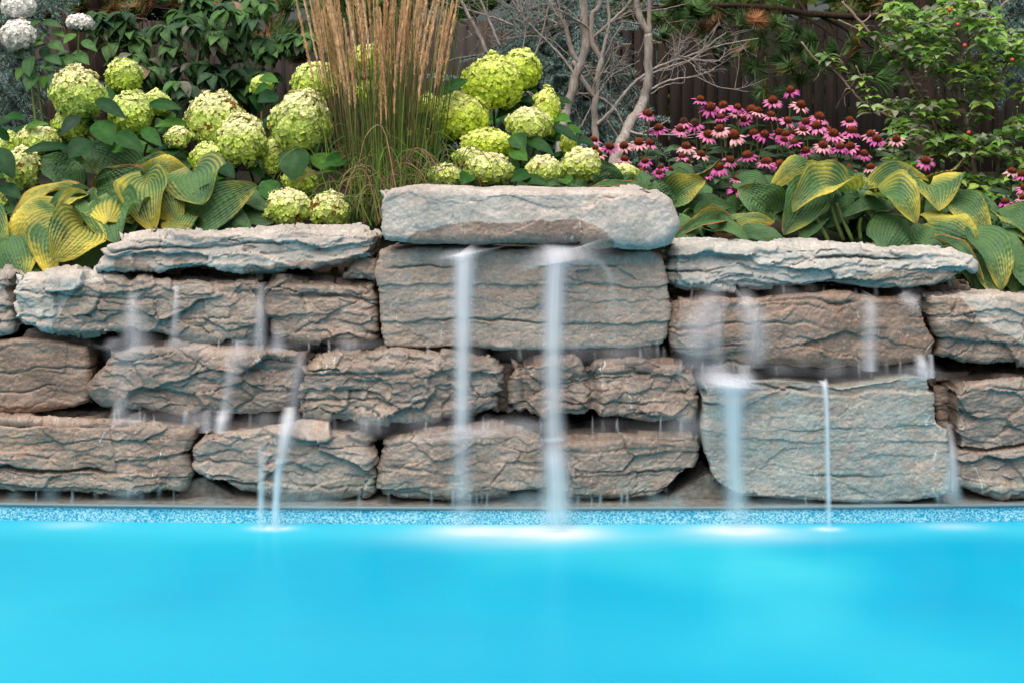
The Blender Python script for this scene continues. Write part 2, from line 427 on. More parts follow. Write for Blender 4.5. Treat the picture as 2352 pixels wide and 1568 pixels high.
# ------------------------------------------------------------------ stones
def inside(poly, x, y):
    p = np.asarray(poly, float); r = np.zeros(x.shape, bool); j = len(p)-1
    for i in range(len(p)):
        c = ((p[i, 1] > y) != (p[j, 1] > y)) & (x < (p[j, 0]-p[i, 0])*(y-p[i, 1])/(p[j, 1]-p[i, 1]+1e-9)+p[i, 0])
        r ^= c; j = i
    return r
def _h2(x): return (x*57.31) % 1.0
def rock_h(a, b, q, seed):
    jx = .010*fbm(a*26, b*34, seed+3, 4); jy = .008*fbm(a*30, b*30, seed+5, 4)
    wa = a+.03*fbm(a*6, b*8, seed+1, 3)+jx; wb = b+q.get('wave', .018)*fbm(a*5, b*6, seed+2, 3)+jy
    h = q.get('lump', .014)*fbm(a*4.5, b*6, seed+4, 3)
    tone = np.zeros(a.shape)
    st = q.get('strata', 0)
    if st:
        L = q.get('layer', .06)
        t = wb/L+.5*vn(wa*1.7, wb*0, seed+6)+.9*vn(wb/L*.55, wa*.4, seed+7)
        k = np.floor(t); fr = t-k; d = np.minimum(fr, 1-fr)*L
        off = vn(wa*2.6+k*13.7, k*5.1, seed+8)-.5
        kb = np.where(fr < .5, k, k+1)
        msk = sst(.48, .66, vn(wa*3.4+kb*9.1, kb*3.3, seed+10))
        wid = q.get('cw', .0036)*(.6+1.1*vn(wa*8+kb, kb*1.7, seed+12))
        crack = np.exp(-(d/wid)**2)*msk
        h = h+st*(off*.015+(fr-.5)*.007*sst(.2, .7, vn(wa*4, kb*2.2, seed+14))-.027*crack)
        tone = tone+.10*off
    fl = q.get('flake', 0)
    for kk, (sx, sy, am) in enumerate(((q.get('fx', .19), q.get('fy', .075), 1.0), (q.get('fx', .19)*.42, q.get('fy', .075)*.42, .42))):
        if not fl: break
        f1, f2, r1, r2, ox, oy = voro(wa/sx, wb/sy, seed+20+kk*7)
        e = (f2-f1)
        msk = sst(.47, .66, vn(wa*7+kk*3, wb*11, seed+31+kk))
        h = h+fl*am*((r1-.5)*.021+(oy*.010+.004*(r1-.5))*(1 if kk == 0 else .7)+(r2-.5)*ox*.05+(_h2(r2)-.5)*oy*.03-(.017 if kk == 0 else .009)*np.exp(-(e/(.022 if kk == 0 else .04))**2)*msk)
        tone = tone+(r2-.5)*.26*am*min(fl*2, 1)
    for (gx_, gw, gd) in q.get('groove', []):
        h = h-gd*np.exp(-((a*650-gx_+12*fbm(b*9, a*0, seed+40, 2))/gw)**2)
    fine = q.get('fine', 1.)
    # weathered pits and grain
    rid = 1-np.abs(fbm(a*24, b*38, seed+53, 3))*2
    h = h+fine*(.0026*fbm(a*34, b*48, seed+50, 4)+.0018*fbm(a*110, b*130, seed+51, 2)-.0018*sst(.82, .98, rid))
    return h, tone
def edge_samples(length, Rr, step):
    Rr = min(Rr, length*.45); th = np.linspace(0, np.pi/2, max(5, int(Rr*1.6/step)))
    e = Rr*(1-np.cos(th)); m = np.linspace(Rr, length-Rr, max(3, int((length-2*Rr)/step)))
    d = np.concatenate([e[:-1], m, (length-e[::-1])[1:]])
    return d/length, Rr
def stone(name, label, top, bottom, left=(), right=(), Y=5.2, depth=.36, Rr=22, seed=1, wet=None, tone=.5, blue=0., warm=0., q=None, chunks=(), step=2.2, group=None, yaw=0., lean=0., dropk=.05, cat='stone', bluepoly=None):
    q = q or {}; Rr = Rr*.8
    if name == 'wall_stone':
        top = [(a, b-3) for a, b in top]; bottom = [(a, b+4) for a, b in bottom]
    mpp = m_per_px(Y)
    Lp = [top[0], *left, bottom[0]]; Rp = [top[-1], *right, bottom[-1]]
    wpx = max(p[0] for p in list(top)+list(right))-min(p[0] for p in list(bottom)+list(left)); hpx = np.mean([p[1] for p in bottom])-np.mean([p[1] for p in top])
    us, _ = edge_samples(wpx, Rr*1.1, step*1.15); vs, Rv = edge_samples(hpx, Rr, step)
    T = resample(top, us); Bm = resample(bottom, us); L = resample(Lp, vs); Rg = resample(Rp, vs)
    U = us[None, :, None]; V = vs[:, None, None]
    XY = (1-V)*T[None]+V*Bm[None]+(1-U)*L[:, None]+U*Rg[:, None]-((1-U)*(1-V)*T[0]+U*(1-V)*T[-1]+(1-U)*V*Bm[0]+U*V*Bm[-1])
    du = np.minimum(us, 1-us)[None, :]*wpx*np.ones((len(vs), 1)); dv = np.minimum(vs, 1-vs)[:, None]*hpx*np.ones((1, len(us)))
    rnd = lambda d, r: r*(1-np.sqrt(np.clip(1-(1-np.clip(d/r, 0, 1))**2, 0, 1)))
    Rx = Rr*1.1
    dep = rnd(du, Rx)+rnd(dv, Rv)
    ne = 12; ext = (np.linspace(0, 1, ne+1)[1:]**1.5)*(depth/mpp)
    # extended grid
    nu, nv = len(us), len(vs); NU, NV = nu+2*ne, nv+2*ne
    iu = np.clip(np.arange(NU)-ne, 0, nu-1); iv = np.clip(np.arange(NV)-ne, 0, nv-1)
    eu = np.zeros(NU); eu[:ne] = ext[::-1]; eu[-ne:] = ext; evv = np.zeros(NV); evv[:ne] = ext[::-1]; evv[-ne:] = ext
    X = XY[iv][:, iu, 0]; Yp = XY[iv][:, iu, 1]; D = dep[iv][:, iu]
    E = np.maximum(eu[None, :], evv[:, None]); D = D+E
    top_m = (np.arange(NV) < ne)[:, None]*np.ones((1, NU), bool)
    Yp = Yp+np.where(top_m, dropk*E, -0.04*E*(evv[:, None] > 0))
    side = np.where(np.arange(NU) < ne, 1, np.where(np.arange(NU) >= nu+ne, -1, 0))[None, :]
    X = X+side*.08*E
    sgu = np.where(np.arange(NU) < ne, -1, 1)[None, :]; sgv = np.where(np.arange(NV) < ne, -1, 1)[:, None]
    A = X+sgu*eu[None, :]; B = Yp+sgv*evv[:, None]
    Dm = D*mpp+yaw*(X-X.mean())*mpp+lean*(Yp.max()-Yp)*mpp
    W = np.stack([(X-1176)*mpp, Y+Dm, H+(HZ-Yp)*mpp], -1)
    gu = np.gradient(W, axis=1); gv = np.gradient(W, axis=0); nrm = np.cross(gv, gu)
    ln = np.linalg.norm(nrm, axis=-1, keepdims=True); nrm = np.where(ln > 1e-12, nrm/np.maximum(ln, 1e-12), np.array([0, 1., 0]))
    mid = nrm[NV//2, NU//2]
    if mid[1] > 0: nrm = -nrm
    nrm = np.where(ln > 1e-12, nrm, 0)
    h, tvar = rock_h(A/650., B/650., q, seed*101)
    for poly, up in chunks:
        wx = X+5*fbm(X/30, Yp/30, seed+70, 2); wy = Yp+5*fbm(X/30, Yp/30, seed+71, 2)
        h = h+up*inside(poly, wx, wy)
    W = W+nrm*h[..., None]
    for jr in (range(ne), range(NV-ne, NV)):      # the doubled corner blocks follow their neighbours
        for ir in (range(ne), range(NU-ne, NU)):
            cj = ne if jr[0] == 0 else NV-ne-1; ci = ne if ir[0] == 0 else NU-ne-1
            for j in jr:
                for i in ir: W[j, i] = W[j, ci] if evv[j] >= eu[i] else W[cj, i]
    # colour channels
    wx = X+9*fbm(X/60, Yp/60, seed+80, 3); wy = Yp+9*fbm(X/60, Yp/60, seed+81, 3)
    if wet is None: we = np.ones(X.shape)
    elif isinstance(wet, (int, float)): we = np.full(X.shape, float(wet))
    else:
        we = np.zeros(X.shape)
        for poly in wet: we = np.maximum(we, inside(poly, wx, wy))
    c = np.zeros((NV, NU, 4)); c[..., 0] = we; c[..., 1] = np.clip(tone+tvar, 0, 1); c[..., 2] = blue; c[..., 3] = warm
    if name == 'wall_stone': c[..., 2] += .9*sst(1075, 1135, wy)  # reflected pool light painted as blue-green on the lowest stone edges
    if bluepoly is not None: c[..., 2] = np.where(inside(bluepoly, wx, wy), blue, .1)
    mb = MB(); mb.add(W.reshape(-1, 3), grid_quads(NU, NV)[:, ::-1], None, c.reshape(-1, 4))
    # back cap
    base = P(np.mean(X), bottom[0][1], Y)
    o = mb.build(name, M_STONE, loc=(float(W[..., 0].mean()), Y+depth*.5, float(W[..., 2].min())))
    tag(o, label, cat, group); return o

G1 = 'cap stones on top of the wall'; G2 = 'upper course of wall stones'; G3 = 'middle course of wall stones'; G4 = 'bottom course of wall stones'
thin = dict(strata=.8, layer=.05, flake=.9, fx=.26, fy=.045, lump=.012, wave=.024)
scaly = dict(strata=.4, layer=.085, flake=.85, fx=.22, fy=.085, lump=.016)
BEHIND = 5.24
stone('capstone', 'long pale flaky cap slab left of the big top boulder', [(272, 546), (330, 540), (450, 541), (560, 533), (690, 529), (800, 531), (858, 548)], [(222, 617), (300, 627), (400, 620), (520, 622), (640, 627), (700, 622), (790, 602), (846, 588)], [(258, 566), (226, 596)], [(866, 562)], Y=5.14, depth=.42, Rr=20, seed=11, wet=[[(268, 590), (330, 596), (360, 622), (330, 640), (260, 640)], [(395, 600), (430, 602), (440, 612), (400, 614)], [(560, 612), (700, 600), (820, 590), (860, 640), (560, 640)]], tone=.5, blue=.2, q=thin, group=G1)
stone('filler_stone', 'small brown wedge stone tucked under the right end of the left cap slab', [(814, 590), (840, 586), (864, 594)], [(795, 638), (862, 641)], [(806, 612)], [(864, 618)], Y=5.2, depth=.25, Rr=8, seed=12, tone=.55, warm=.4, q=dict(flake=.5, lump=.02), group='small filler stones')
stone('shim_stone', 'thin dark shim stone under the left end of the left cap slab', [(226, 626), (340, 632)], [(228, 645), (335, 652)], Y=5.3, depth=.25, Rr=6, seed=13, tone=.15, warm=.3, q=dict(flake=.4), group='small filler stones')
stone('boulder', 'broad smooth pale boulder crowning the centre of the wall, wet brown lower edge', [(872, 446), (895, 428), (960, 425), (1010, 431), (1060, 430), (1100, 435), (1240, 432), (1380, 433), (1460, 438), (1500, 444)], [(880, 554), (950, 560), (1050, 559), (1150, 556), (1250, 560), (1330, 558), (1430, 562), (1490, 566), (1538, 552)], [(864, 480), (866, 525)], [(1536, 470), (1551, 515)], Y=5.04, depth=.45, Rr=26, seed=14,
      wet=[[(925, 575), (945, 540), (965, 527), (1000, 521), (1050, 512), (1085, 508), (1170, 514), (1250, 508), (1333, 504), (1336, 580)], [(1335, 506), (1362, 514), (1405, 548), (1425, 580), (1335, 580)]], tone=.55, blue=.08, q=dict(flake=.16, fx=.3, fy=.12, lump=.02, wave=.03, fine=.8), chunks=[([(1335, 480), (1352, 478), (1366, 470), (1372, 456), (1400, 456), (1440, 450), (1500, 452), (1548, 470), (1700, 480), (1700, 700), (1335, 700)], .02)], group=G1)
stone('capstone', 'long pale blue-grey layered cap slab right of the big top boulder, under the hostas', [(1548, 566), (1590, 562), (1700, 565), (1840, 567), (1880, 560), (1950, 561), (2010, 570), (2100, 574), (2185, 577), (2212, 588)], [(1533, 648), (1580, 657), (1700, 662), (1800, 660), (1900, 656), (1990, 660), (2080, 660), (2150, 656), (2195, 650)], [(1540, 600), (1531, 625)], [(2237, 611), (2205, 632)], Y=5.14, depth=.46, Rr=15, seed=15, wet=[[(1500, 560), (1557, 580), (1556, 690), (1500, 690)], [(1900, 640), (2060, 620), (2210, 625), (2250, 690), (1900, 690)]], tone=.55, blue=.7, q=dict(thin, layer=.055, strata=1.2), group=G1)
stone('shim_stone', 'thin tan shim stone under the right tip of the right cap slab', [(2135, 652), (2228, 650)], [(2135, 668), (2232, 668)], Y=5.3, depth=.25, Rr=6, seed=16, tone=.3, warm=.5, q=dict(flake=.4), group='small filler stones')

stone('wall_stone', 'grey stone sliver cut off by the left edge, beside the long half-dry stone', [(-430, 632), (-30, 630), (18, 637)], [(-430, 768), (-20, 768), (24, 752)], [], [(22, 700)], Y=5.2, Rr=16, seed=21, wet=.6, tone=.45, blue=.4, q=scaly, group=G2)
stone('wall_stone', 'long stone under the left cap slab, pale and dry at its left end only', [(26, 646), (60, 634), (130, 631), (220, 634), (330, 643), (420, 640), (520, 643), (592, 638)], [(44, 740), (130, 764), (200, 769), (330, 766), (450, 775), (540, 780), (592, 782)], [(24, 680), (28, 715)], [(600, 670), (596, 740)], Y=5.14, Rr=24, seed=22, wet=[[(178, 650), (240, 640), (330, 600), (700, 600), (700, 820), (118, 820), (112, 748), (142, 712), (150, 690)]], tone=.55, blue=.42, q=dict(scaly, groove=[(300, 14, .02)], flake=.85, fx=.18, fy=.08), chunks=[([(470, 665), (560, 650), (596, 690), (590, 740), (520, 760), (465, 730)], .012)], group=G2)
stone('wall_stone', 'brown rippled stone under the small wedge stone, left of the tall central block', [(612, 650), (640, 638), (700, 644), (800, 648), (858, 654)], [(618, 780), (650, 784), (760, 790), (820, 788), (860, 772)], [(606, 690), (610, 740)], [(868, 690), (864, 740)], Y=5.16, Rr=24, seed=23, tone=.55, blue=.2, warm=.2, q=dict(scaly, strata=.8, layer=.055), group=G2)
stone('wall_stone', 'tall straight-bedded block in the centre, behind the two main falls', [(876, 582), (960, 577), (1060, 578), (1250, 584), (1400, 588), (1500, 586), (1522, 594)], [(884, 792), (960, 799), (1020, 797), (1150, 800), (1300, 795), (1450, 797), (1524, 788)], [(866, 625), (874, 650), (872, 720), (878, 770)], [(1525, 640), (1532, 675), (1541, 705), (1534, 760)], Y=5.12, depth=.4, Rr=13, seed=24, wet=.62, tone=.62, blue=.12, warm=.5, q=dict(strata=.62, layer=.10, flake=.16, fx=.25, fy=.09, lump=.010, wave=.014, cw=.0028), group=G2, chunks=[([(866, 570), (1560, 570), (1560, 655), (1440, 660), (1400, 650), (1300, 652), (1120, 655), (1000, 650), (866, 655)], .008), ([(1320, 620), (1410, 610), (1460, 640), (1440, 665), (1330, 660)], -.012)])
stone('wall_stone', 'wide warm brown boulder under the right cap slab with fanning water on its left end', [(1545, 700), (1590, 685), (1660, 688), (1750, 690), (1850, 676), (1990, 674), (2080, 680), (2126, 690)], [(1548, 808), (1600, 828), (1700, 840), (1800, 830), (1900, 835), (2000, 832), (2100, 828), (2146, 818)], [(1538, 750)], [(2136, 735), (2156, 780)], Y=5.12, Rr=26, seed=25, tone=.52, blue=.12, warm=.85, q=dict(strata=.55, layer=.085, flake=.4, fx=.3, fy=.11, lump=.022, wave=.035), chunks=[([(1560, 690), (1745, 690), (1740, 800), (1600, 820), (1555, 780)], .012), ([(1660, 700), (1720, 695), (1735, 730), (1725, 850), (1655, 850)], .022)], group=G2)
stone('wall_stone', 'boulder at the right edge with a dry grey top corner above wet brown rock', [(2134, 686), (2200, 677), (2280, 680), (2352, 687), (2800, 690)], [(2156, 812), (2230, 832), (2352, 834), (2800, 834)], [(2142, 730), (2164, 775)], [], Y=5.12, Rr=24, seed=26, wet=[[(2100, 690), (2205, 680), (2232, 712), (2262, 745), (2320, 768), (2352, 800), (2400, 850), (2100, 870)]], tone=.55, blue=.25, warm=.55, q=dict(scaly, flake=.7, fx=.2, fy=.08), group=G2)

stone('wall_stone', 'smooth reddish brown block at the left edge, third course up from the ledge', [(-430, 796), (-20, 790), (60, 780), (110, 782), (198, 797)], [(-430, 948), (-20, 944), (60, 941), (150, 936), (202, 924)], [], [(209, 850), (211, 900)], Y=5.18, Rr=18, seed=31, tone=.5, warm=1., q=dict(strata=.5, layer=.09, flake=.28, fx=.22, fy=.12, lump=.016, wave=.03), group=G3)
stone('wall_stone', 'knobbly pointed-ended stone to the right of the smooth reddish block', [(244, 822), (300, 805), (370, 793), (450, 790), (530, 804), (600, 806), (672, 816), (695, 835)], [(226, 922), (280, 933), (350, 945), (420, 957), (520, 950), (600, 946), (668, 934)], [(218, 858), (199, 888)], [(686, 872), (674, 905)], Y=5.12, Rr=30, seed=32, tone=.5, blue=.22, warm=.15, q=dict(scaly, flake=.95, lump=.016, strata=.35), group=G3)
stone('wall_stone', 'craggy scale-like stone beneath the left corner of the tall central block', [(712, 836), (750, 820), (850, 808), (950, 807), (1050, 815), (1118, 824), (1144, 842)], [(684, 944), (760, 959), (880, 967), (960, 965), (1050, 957), (1140, 944)], [(694, 880), (678, 915)], [(1151, 885), (1148, 925)], Y=5.08, Rr=28, seed=33, tone=.6, blue=.3, q=dict(scaly, flake=1.0, lump=.015, strata=.4, fx=.15, fy=.06), group=G3, chunks=[([(700, 856), (800, 834), (900, 830), (990, 850), (985, 910), (880, 960), (700, 960)], .014)])
stone('wall_stone', 'craggy stone beneath the right corner of the tall central block, notched by water grooves', [(1176, 842), (1200, 832), (1280, 823), (1350, 830), (1370, 832), (1480, 829), (1560, 834), (1598, 852)], [(1168, 944), (1250, 955), (1330, 951), (1420, 958), (1520, 969), (1594, 962)], [(1168, 890)], [(1605, 890), (1601, 940)], Y=5.10, Rr=22, seed=34, tone=.55, blue=.15, warm=.12, q=dict(scaly, flake=.9, lump=.015, strata=.45, fx=.16, fy=.07, groove=[(1358, 13, .04), (1202, 8, .015)]), group=G3)
stone('wall_stone', 'narrow water-worn stone set back in the gap between the two craggy middle stones', [(1130, 832), (1190, 832)], [(1130, 940), (1190, 940)], Y=5.2, depth=.2, Rr=10, seed=35, tone=.4, warm=.6, q=dict(flake=.3, lump=.01), group='small filler stones')

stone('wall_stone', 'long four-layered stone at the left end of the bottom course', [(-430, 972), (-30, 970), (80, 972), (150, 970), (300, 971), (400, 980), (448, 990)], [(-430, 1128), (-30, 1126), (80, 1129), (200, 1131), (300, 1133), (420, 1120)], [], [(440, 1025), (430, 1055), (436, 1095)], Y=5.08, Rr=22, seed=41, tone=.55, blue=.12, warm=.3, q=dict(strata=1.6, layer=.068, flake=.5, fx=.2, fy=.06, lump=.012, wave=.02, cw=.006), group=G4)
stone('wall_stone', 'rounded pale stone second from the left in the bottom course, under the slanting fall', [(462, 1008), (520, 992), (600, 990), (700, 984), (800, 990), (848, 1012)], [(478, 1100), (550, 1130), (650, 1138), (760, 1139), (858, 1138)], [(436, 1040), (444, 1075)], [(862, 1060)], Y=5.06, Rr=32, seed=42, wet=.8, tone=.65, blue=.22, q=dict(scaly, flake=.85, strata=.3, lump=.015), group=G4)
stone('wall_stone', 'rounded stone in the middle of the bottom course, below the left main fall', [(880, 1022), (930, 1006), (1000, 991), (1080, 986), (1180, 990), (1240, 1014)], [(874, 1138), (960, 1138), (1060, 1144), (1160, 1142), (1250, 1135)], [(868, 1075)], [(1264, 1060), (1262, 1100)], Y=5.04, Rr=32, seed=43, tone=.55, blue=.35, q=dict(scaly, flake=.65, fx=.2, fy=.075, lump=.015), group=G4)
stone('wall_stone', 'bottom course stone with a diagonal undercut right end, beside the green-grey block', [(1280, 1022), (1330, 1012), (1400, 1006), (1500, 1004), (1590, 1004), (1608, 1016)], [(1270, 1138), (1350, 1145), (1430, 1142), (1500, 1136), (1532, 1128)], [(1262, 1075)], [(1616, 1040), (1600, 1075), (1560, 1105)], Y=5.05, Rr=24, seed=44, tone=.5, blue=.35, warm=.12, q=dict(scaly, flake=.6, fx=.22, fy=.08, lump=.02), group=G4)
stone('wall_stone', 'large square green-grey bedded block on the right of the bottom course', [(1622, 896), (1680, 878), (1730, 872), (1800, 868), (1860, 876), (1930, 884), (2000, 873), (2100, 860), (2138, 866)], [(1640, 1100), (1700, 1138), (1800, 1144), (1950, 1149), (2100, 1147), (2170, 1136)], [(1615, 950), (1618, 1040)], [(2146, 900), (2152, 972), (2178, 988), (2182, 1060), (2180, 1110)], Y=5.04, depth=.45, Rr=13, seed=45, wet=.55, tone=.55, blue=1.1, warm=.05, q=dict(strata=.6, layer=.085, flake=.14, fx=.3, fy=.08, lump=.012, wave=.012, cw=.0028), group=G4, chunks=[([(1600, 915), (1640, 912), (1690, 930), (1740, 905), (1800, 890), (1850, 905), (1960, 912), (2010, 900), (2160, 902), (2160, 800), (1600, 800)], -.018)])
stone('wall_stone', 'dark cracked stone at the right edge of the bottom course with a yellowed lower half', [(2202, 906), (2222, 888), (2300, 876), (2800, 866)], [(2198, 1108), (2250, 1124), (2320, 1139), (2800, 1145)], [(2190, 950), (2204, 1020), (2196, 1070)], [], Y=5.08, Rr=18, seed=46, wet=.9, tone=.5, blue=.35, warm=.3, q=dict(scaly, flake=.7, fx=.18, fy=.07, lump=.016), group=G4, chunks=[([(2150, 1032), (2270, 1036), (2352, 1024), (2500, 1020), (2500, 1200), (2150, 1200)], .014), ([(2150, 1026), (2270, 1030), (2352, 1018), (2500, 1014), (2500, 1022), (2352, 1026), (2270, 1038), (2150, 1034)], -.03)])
stone('filler_stone', 'small flat dark stone wedged under the right edge boulder, above the narrow upright stone', [(2140, 846), (2236, 852)], [(2144, 884), (2222, 880)], Y=5.24, depth=.2, Rr=10, seed=47, tone=.3, warm=.3, q=dict(flake=.6), group='small filler stones')
stone('filler_stone', 'narrow upright brown stone between the green-grey block and the dark right edge stone', [(2142, 884), (2204, 886)], [(2160, 1000), (2200, 1000)], Y=5.22, depth=.2, Rr=10, seed=48, tone=.35, warm=.5, q=dict(flake=.5), group='small filler stones')
# mortar haunch between stones of the bottom course
def mortar(label, top, bottom, Y, seed):
    o = stone('mortar_mound', label, top, bottom, Y=Y, depth=.2, Rr=10, seed=seed, q=dict(lump=.008), cat='mortar'); o.data.materials[0] = M_CONC; return o
mortar('triangular grey mortar mound between the undercut stone and green-grey block', [(1620, 1088), (1650, 1088)], [(1520, 1152), (1720, 1152)], 5.10, 61)
mortar('low grey mortar mound between the four-layered stone and the rounded pale stone', [(440, 1100), (470, 1096)], [(390, 1146), (560, 1150)], 5.12, 62)
mortar('flat tan mortar bed between the reddish block and the four-layered stone', [(-430, 944), (300, 944)], [(-430, 980), (300, 980)], 5.26, 63)
mortar('pale mortar wedge above the smooth reddish block at the left', [(60, 758), (190, 766)], [(40, 792), (230, 796)], 5.26, 64)

# ------------------------------------------------------------------ falling water
def ribbon_into(mb, path, width, alpha, blue=0., bulge=.35, nseg=48, seed=0, flat=.012):
    """closed lens of water: path = (px,py,Y) down the stream, width in px, alpha along the path"""
    p = smooth_path(path, nseg); t = np.linspace(0, 1, nseg)
    wd = np.interp(t, np.linspace(0, 1, len(np.atleast_1d(width))), np.atleast_1d(width)); al = np.interp(t, np.linspace(0, 1, len(alpha)), alpha)
    bl = np.interp(t, np.linspace(0, 1, len(np.atleast_1d(blue))), np.atleast_1d(blue))
    ns = 21; s = np.linspace(-1, 1, ns)
    C = np.array([P(a, b, y) for a, b, y in p]); mpp = p[:, 2]/F
    tan = np.gradient(C, axis=0); lat = np.cross(tan, np.array([0, 1., 0])); lat /= np.linalg.norm(lat, axis=1)[:, None]+1e-9
    lat = np.where((lat[:, :1] < 0), -lat, lat)
    half = wd*mpp*.5*(1.45 if nseg > 10 else 1.0)
    front = C[:, None]+lat[:, None]*(s[None, :, None]*half[:, None, None])
    th = (1-s**2)
    fr = front.copy(); fr[..., 1] -= (half[:, None]*bulge+flat)*th[None]
    bk = front.copy(); bk[..., 1] += (half[:, None]*bulge*.2)*th[None]
    prof = np.clip((np.exp(-(s*1.75)**2)-.0468)/.9532, 0, 1)
    yy = C[:, 2]
    for arr, k in ((fr, 1.), (bk, .5)):
        c = np.zeros((nseg, ns, 4)); c[..., 0] = k*al[:, None]*prof[None]; c[..., 1] = s[None]*np.clip(half[:, None]/.05, .3, 4)*.5+seed*3.7; c[..., 2] = yy[:, None]*2+seed; c[..., 3] = bl[:, None]
        q = grid_quads(ns, nseg)
        mb.add(arr.reshape(-1, 3), q if k == .5 else q[:, ::-1], None, c.reshape(-1, 4))
def fall(label, ribbons, name='waterfall_stream', group='streams of falling water'):
    mb = MB()
    for k, r in enumerate(ribbons): ribbon_into(mb, seed=k+len(label), **r)
    c = ribbons[0]['path'][-1]
    o = mb.build(name, M_FALL, loc=P(*c)); tag(o, label, 'waterfall', group); return o
D_ = dict
fall('straight white main fall left of centre, dropping from under the crowning boulder', [
    D_(path=[(1062, 572, 5.10), (1064, 582, 5.05), (1066, 610, 5.03), (1064, 700, 5.02), (1063, 800, 5.01), (1062, 900, 5.0), (1061, 985, 4.99)], width=[80, 56, 50, 46, 42, 40, 44], alpha=[.0, .75, .85, .7, .62, .58, .5], blue=[0, .1, .2]),
    D_(path=[(1062, 980, 4.99), (1060, 1040, 4.98), (1062, 1110, 4.98), (1066, 1218, 4.95)], width=[52, 46, 48, 60], alpha=[.3, .34, .32, .1], blue=[.1, .4, .8]),
    D_(path=[(1066, 974, 5.06), (1066, 990, 4.99), (1066, 1004, 4.98)], width=[150, 260, 170], alpha=[0, .24, 0]),
    D_(path=[(1076, 566, 5.1), (1076, 580, 5.05), (1080, 596, 5.04)], width=[80, 150, 90], alpha=[0, .4, 0])])
fall('brightest main fall just right of centre, widening where it meets the bottom course', [
    D_(path=[(1288, 560, 5.12), (1284, 580, 5.05), (1276, 612, 5.02), (1272, 700, 5.01), (1270, 820, 5.0), (1270, 930, 4.99), (1272, 1010, 4.98)], width=[70, 76, 52, 52, 48, 48, 56], alpha=[.15, .55, .8, .72, .6, .5, .5], blue=[0, .1, .2]),
    D_(path=[(1268, 1000, 4.98), (1272, 1050, 4.97), (1276, 1100, 4.97), (1278, 1160, 4.96), (1278, 1222, 4.94)], width=[66, 60, 64, 74, 92], alpha=[.3, .85, .7, .6, .22], blue=[.0, .25, .6, .9]),
    D_(path=[(1290, 556, 5.13), (1292, 572, 5.06), (1300, 596, 5.03), (1300, 620, 5.03)], width=[80, 150, 190, 120], alpha=[0, .5, .28, 0]),
    D_(path=[(1330, 592, 5.05), (1372, 602, 5.04), (1398, 628, 5.03), (1408, 690, 5.03), (1408, 745, 5.03)], width=[26, 22, 18, 16, 14], alpha=[.1, .12, .14, .1, 0])])
fall('pair of rounded fans spilling over the left end of the warm brown boulder', [
    D_(path=[(1664, 676, 5.12), (1640, 690, 5.05), (1612, 730, 5.03), (1600, 790, 5.02), (1596, 842, 5.02)], width=[50, 60, 84, 90, 84], alpha=[.08, .26, .34, .3, .12]),
    D_(path=[(1668, 690, 5.05), (1650, 720, 5.03), (1646, 780, 5.02), (1646, 842, 5.02)], width=[26, 36, 34, 40], alpha=[.1, .2, .22, .12]),
    D_(path=[(1690, 678, 5.12), (1708, 690, 5.04), (1728, 730, 5.01), (1734, 790, 5.01), (1732, 842, 5.0)], width=[46, 50, 66, 64, 58], alpha=[.08, .28, .34, .3, .12]),
    D_(path=[(1690, 664, 5.22), (1690, 680, 5.12)], width=[150, 120], alpha=[.35, 0])])
fall('misty fall over the left side of the green-grey block, fed by the fans above', [
    D_(path=[(1676, 850, 5.06), (1680, 872, 5.02), (1682, 900, 4.99), (1683, 1000, 4.985), (1686, 1080, 4.98), (1690, 1150, 4.97), (1694, 1216, 4.95)], width=[120, 110, 64, 48, 46, 60, 80], alpha=[.1, .5, .72, .6, .5, .42, .12], blue=[.0, .3, .5, .7, .9]),
    D_(path=[(1670, 846, 5.08), (1672, 876, 5.01), (1672, 905, 5.0)], width=[110, 170, 120], alpha=[0, .5, 0]),
    D_(path=[(1640, 836, 5.06), (1650, 880, 5.03)], width=[70, 90], alpha=[.25, .3]),
    D_(path=[(1710, 836, 5.05), (1710, 880, 5.03)], width=[40, 50], alpha=[.28, .35])])
fall('thin single thread of water down the middle of the green-grey block', [
    D_(path=[(1888, 872, 5.02), (1893, 884, 4.99), (1898, 950, 4.985), (1900, 1050, 4.98), (1902, 1140, 4.97), (1903, 1212, 4.95)], width=[20, 16, 13, 14, 14, 18], alpha=[.2, .9, .7, .6, .55, .2], blue=[0, .2, .5, .8])])
fall('slanting fall from the knobbly stone that breaks over the rounded pale stone', [
    D_(path=[(668, 932, 5.06), (664, 960, 5.02), (654, 1010, 4.99), (646, 1060, 4.98)], width=[30, 38, 34, 30], alpha=[.5, .7, .62, .4], blue=[0, .2]),
    D_(path=[(646, 1050, 4.98), (640, 1090, 4.98), (636, 1150, 4.97), (634, 1214, 4.95)], width=[26, 22, 20, 34], alpha=[.45, .7, .75, .3], blue=[.2, .6, .8])])
fall('slim fall left of the slanting one, running down the rounded pale stone into the pool', [
    D_(path=[(602, 1020, 5.0), (602, 1070, 4.985), (601, 1150, 4.97), (600, 1212, 4.95)], width=[26, 20, 18, 30], alpha=[.1, .35, .55, .2], blue=[.2, .6, .9])])
fall('short fall from the knobbly stone onto the top of the rounded pale stone', [
    D_(path=[(516, 938, 5.06), (512, 960, 5.02), (506, 992, 5.0)], width=[38, 36, 30], alpha=[.3, .62, .4]),
    D_(path=[(476, 940, 5.06), (476, 990, 5.02)], width=[30, 34], alpha=[.15, .25]),
    D_(path=[(520, 800, 5.1), (530, 860, 5.06), (524, 900, 5.05), (518, 940, 5.05)], width=[24, 28, 26, 26], alpha=[.1, .2, .18, .25])])
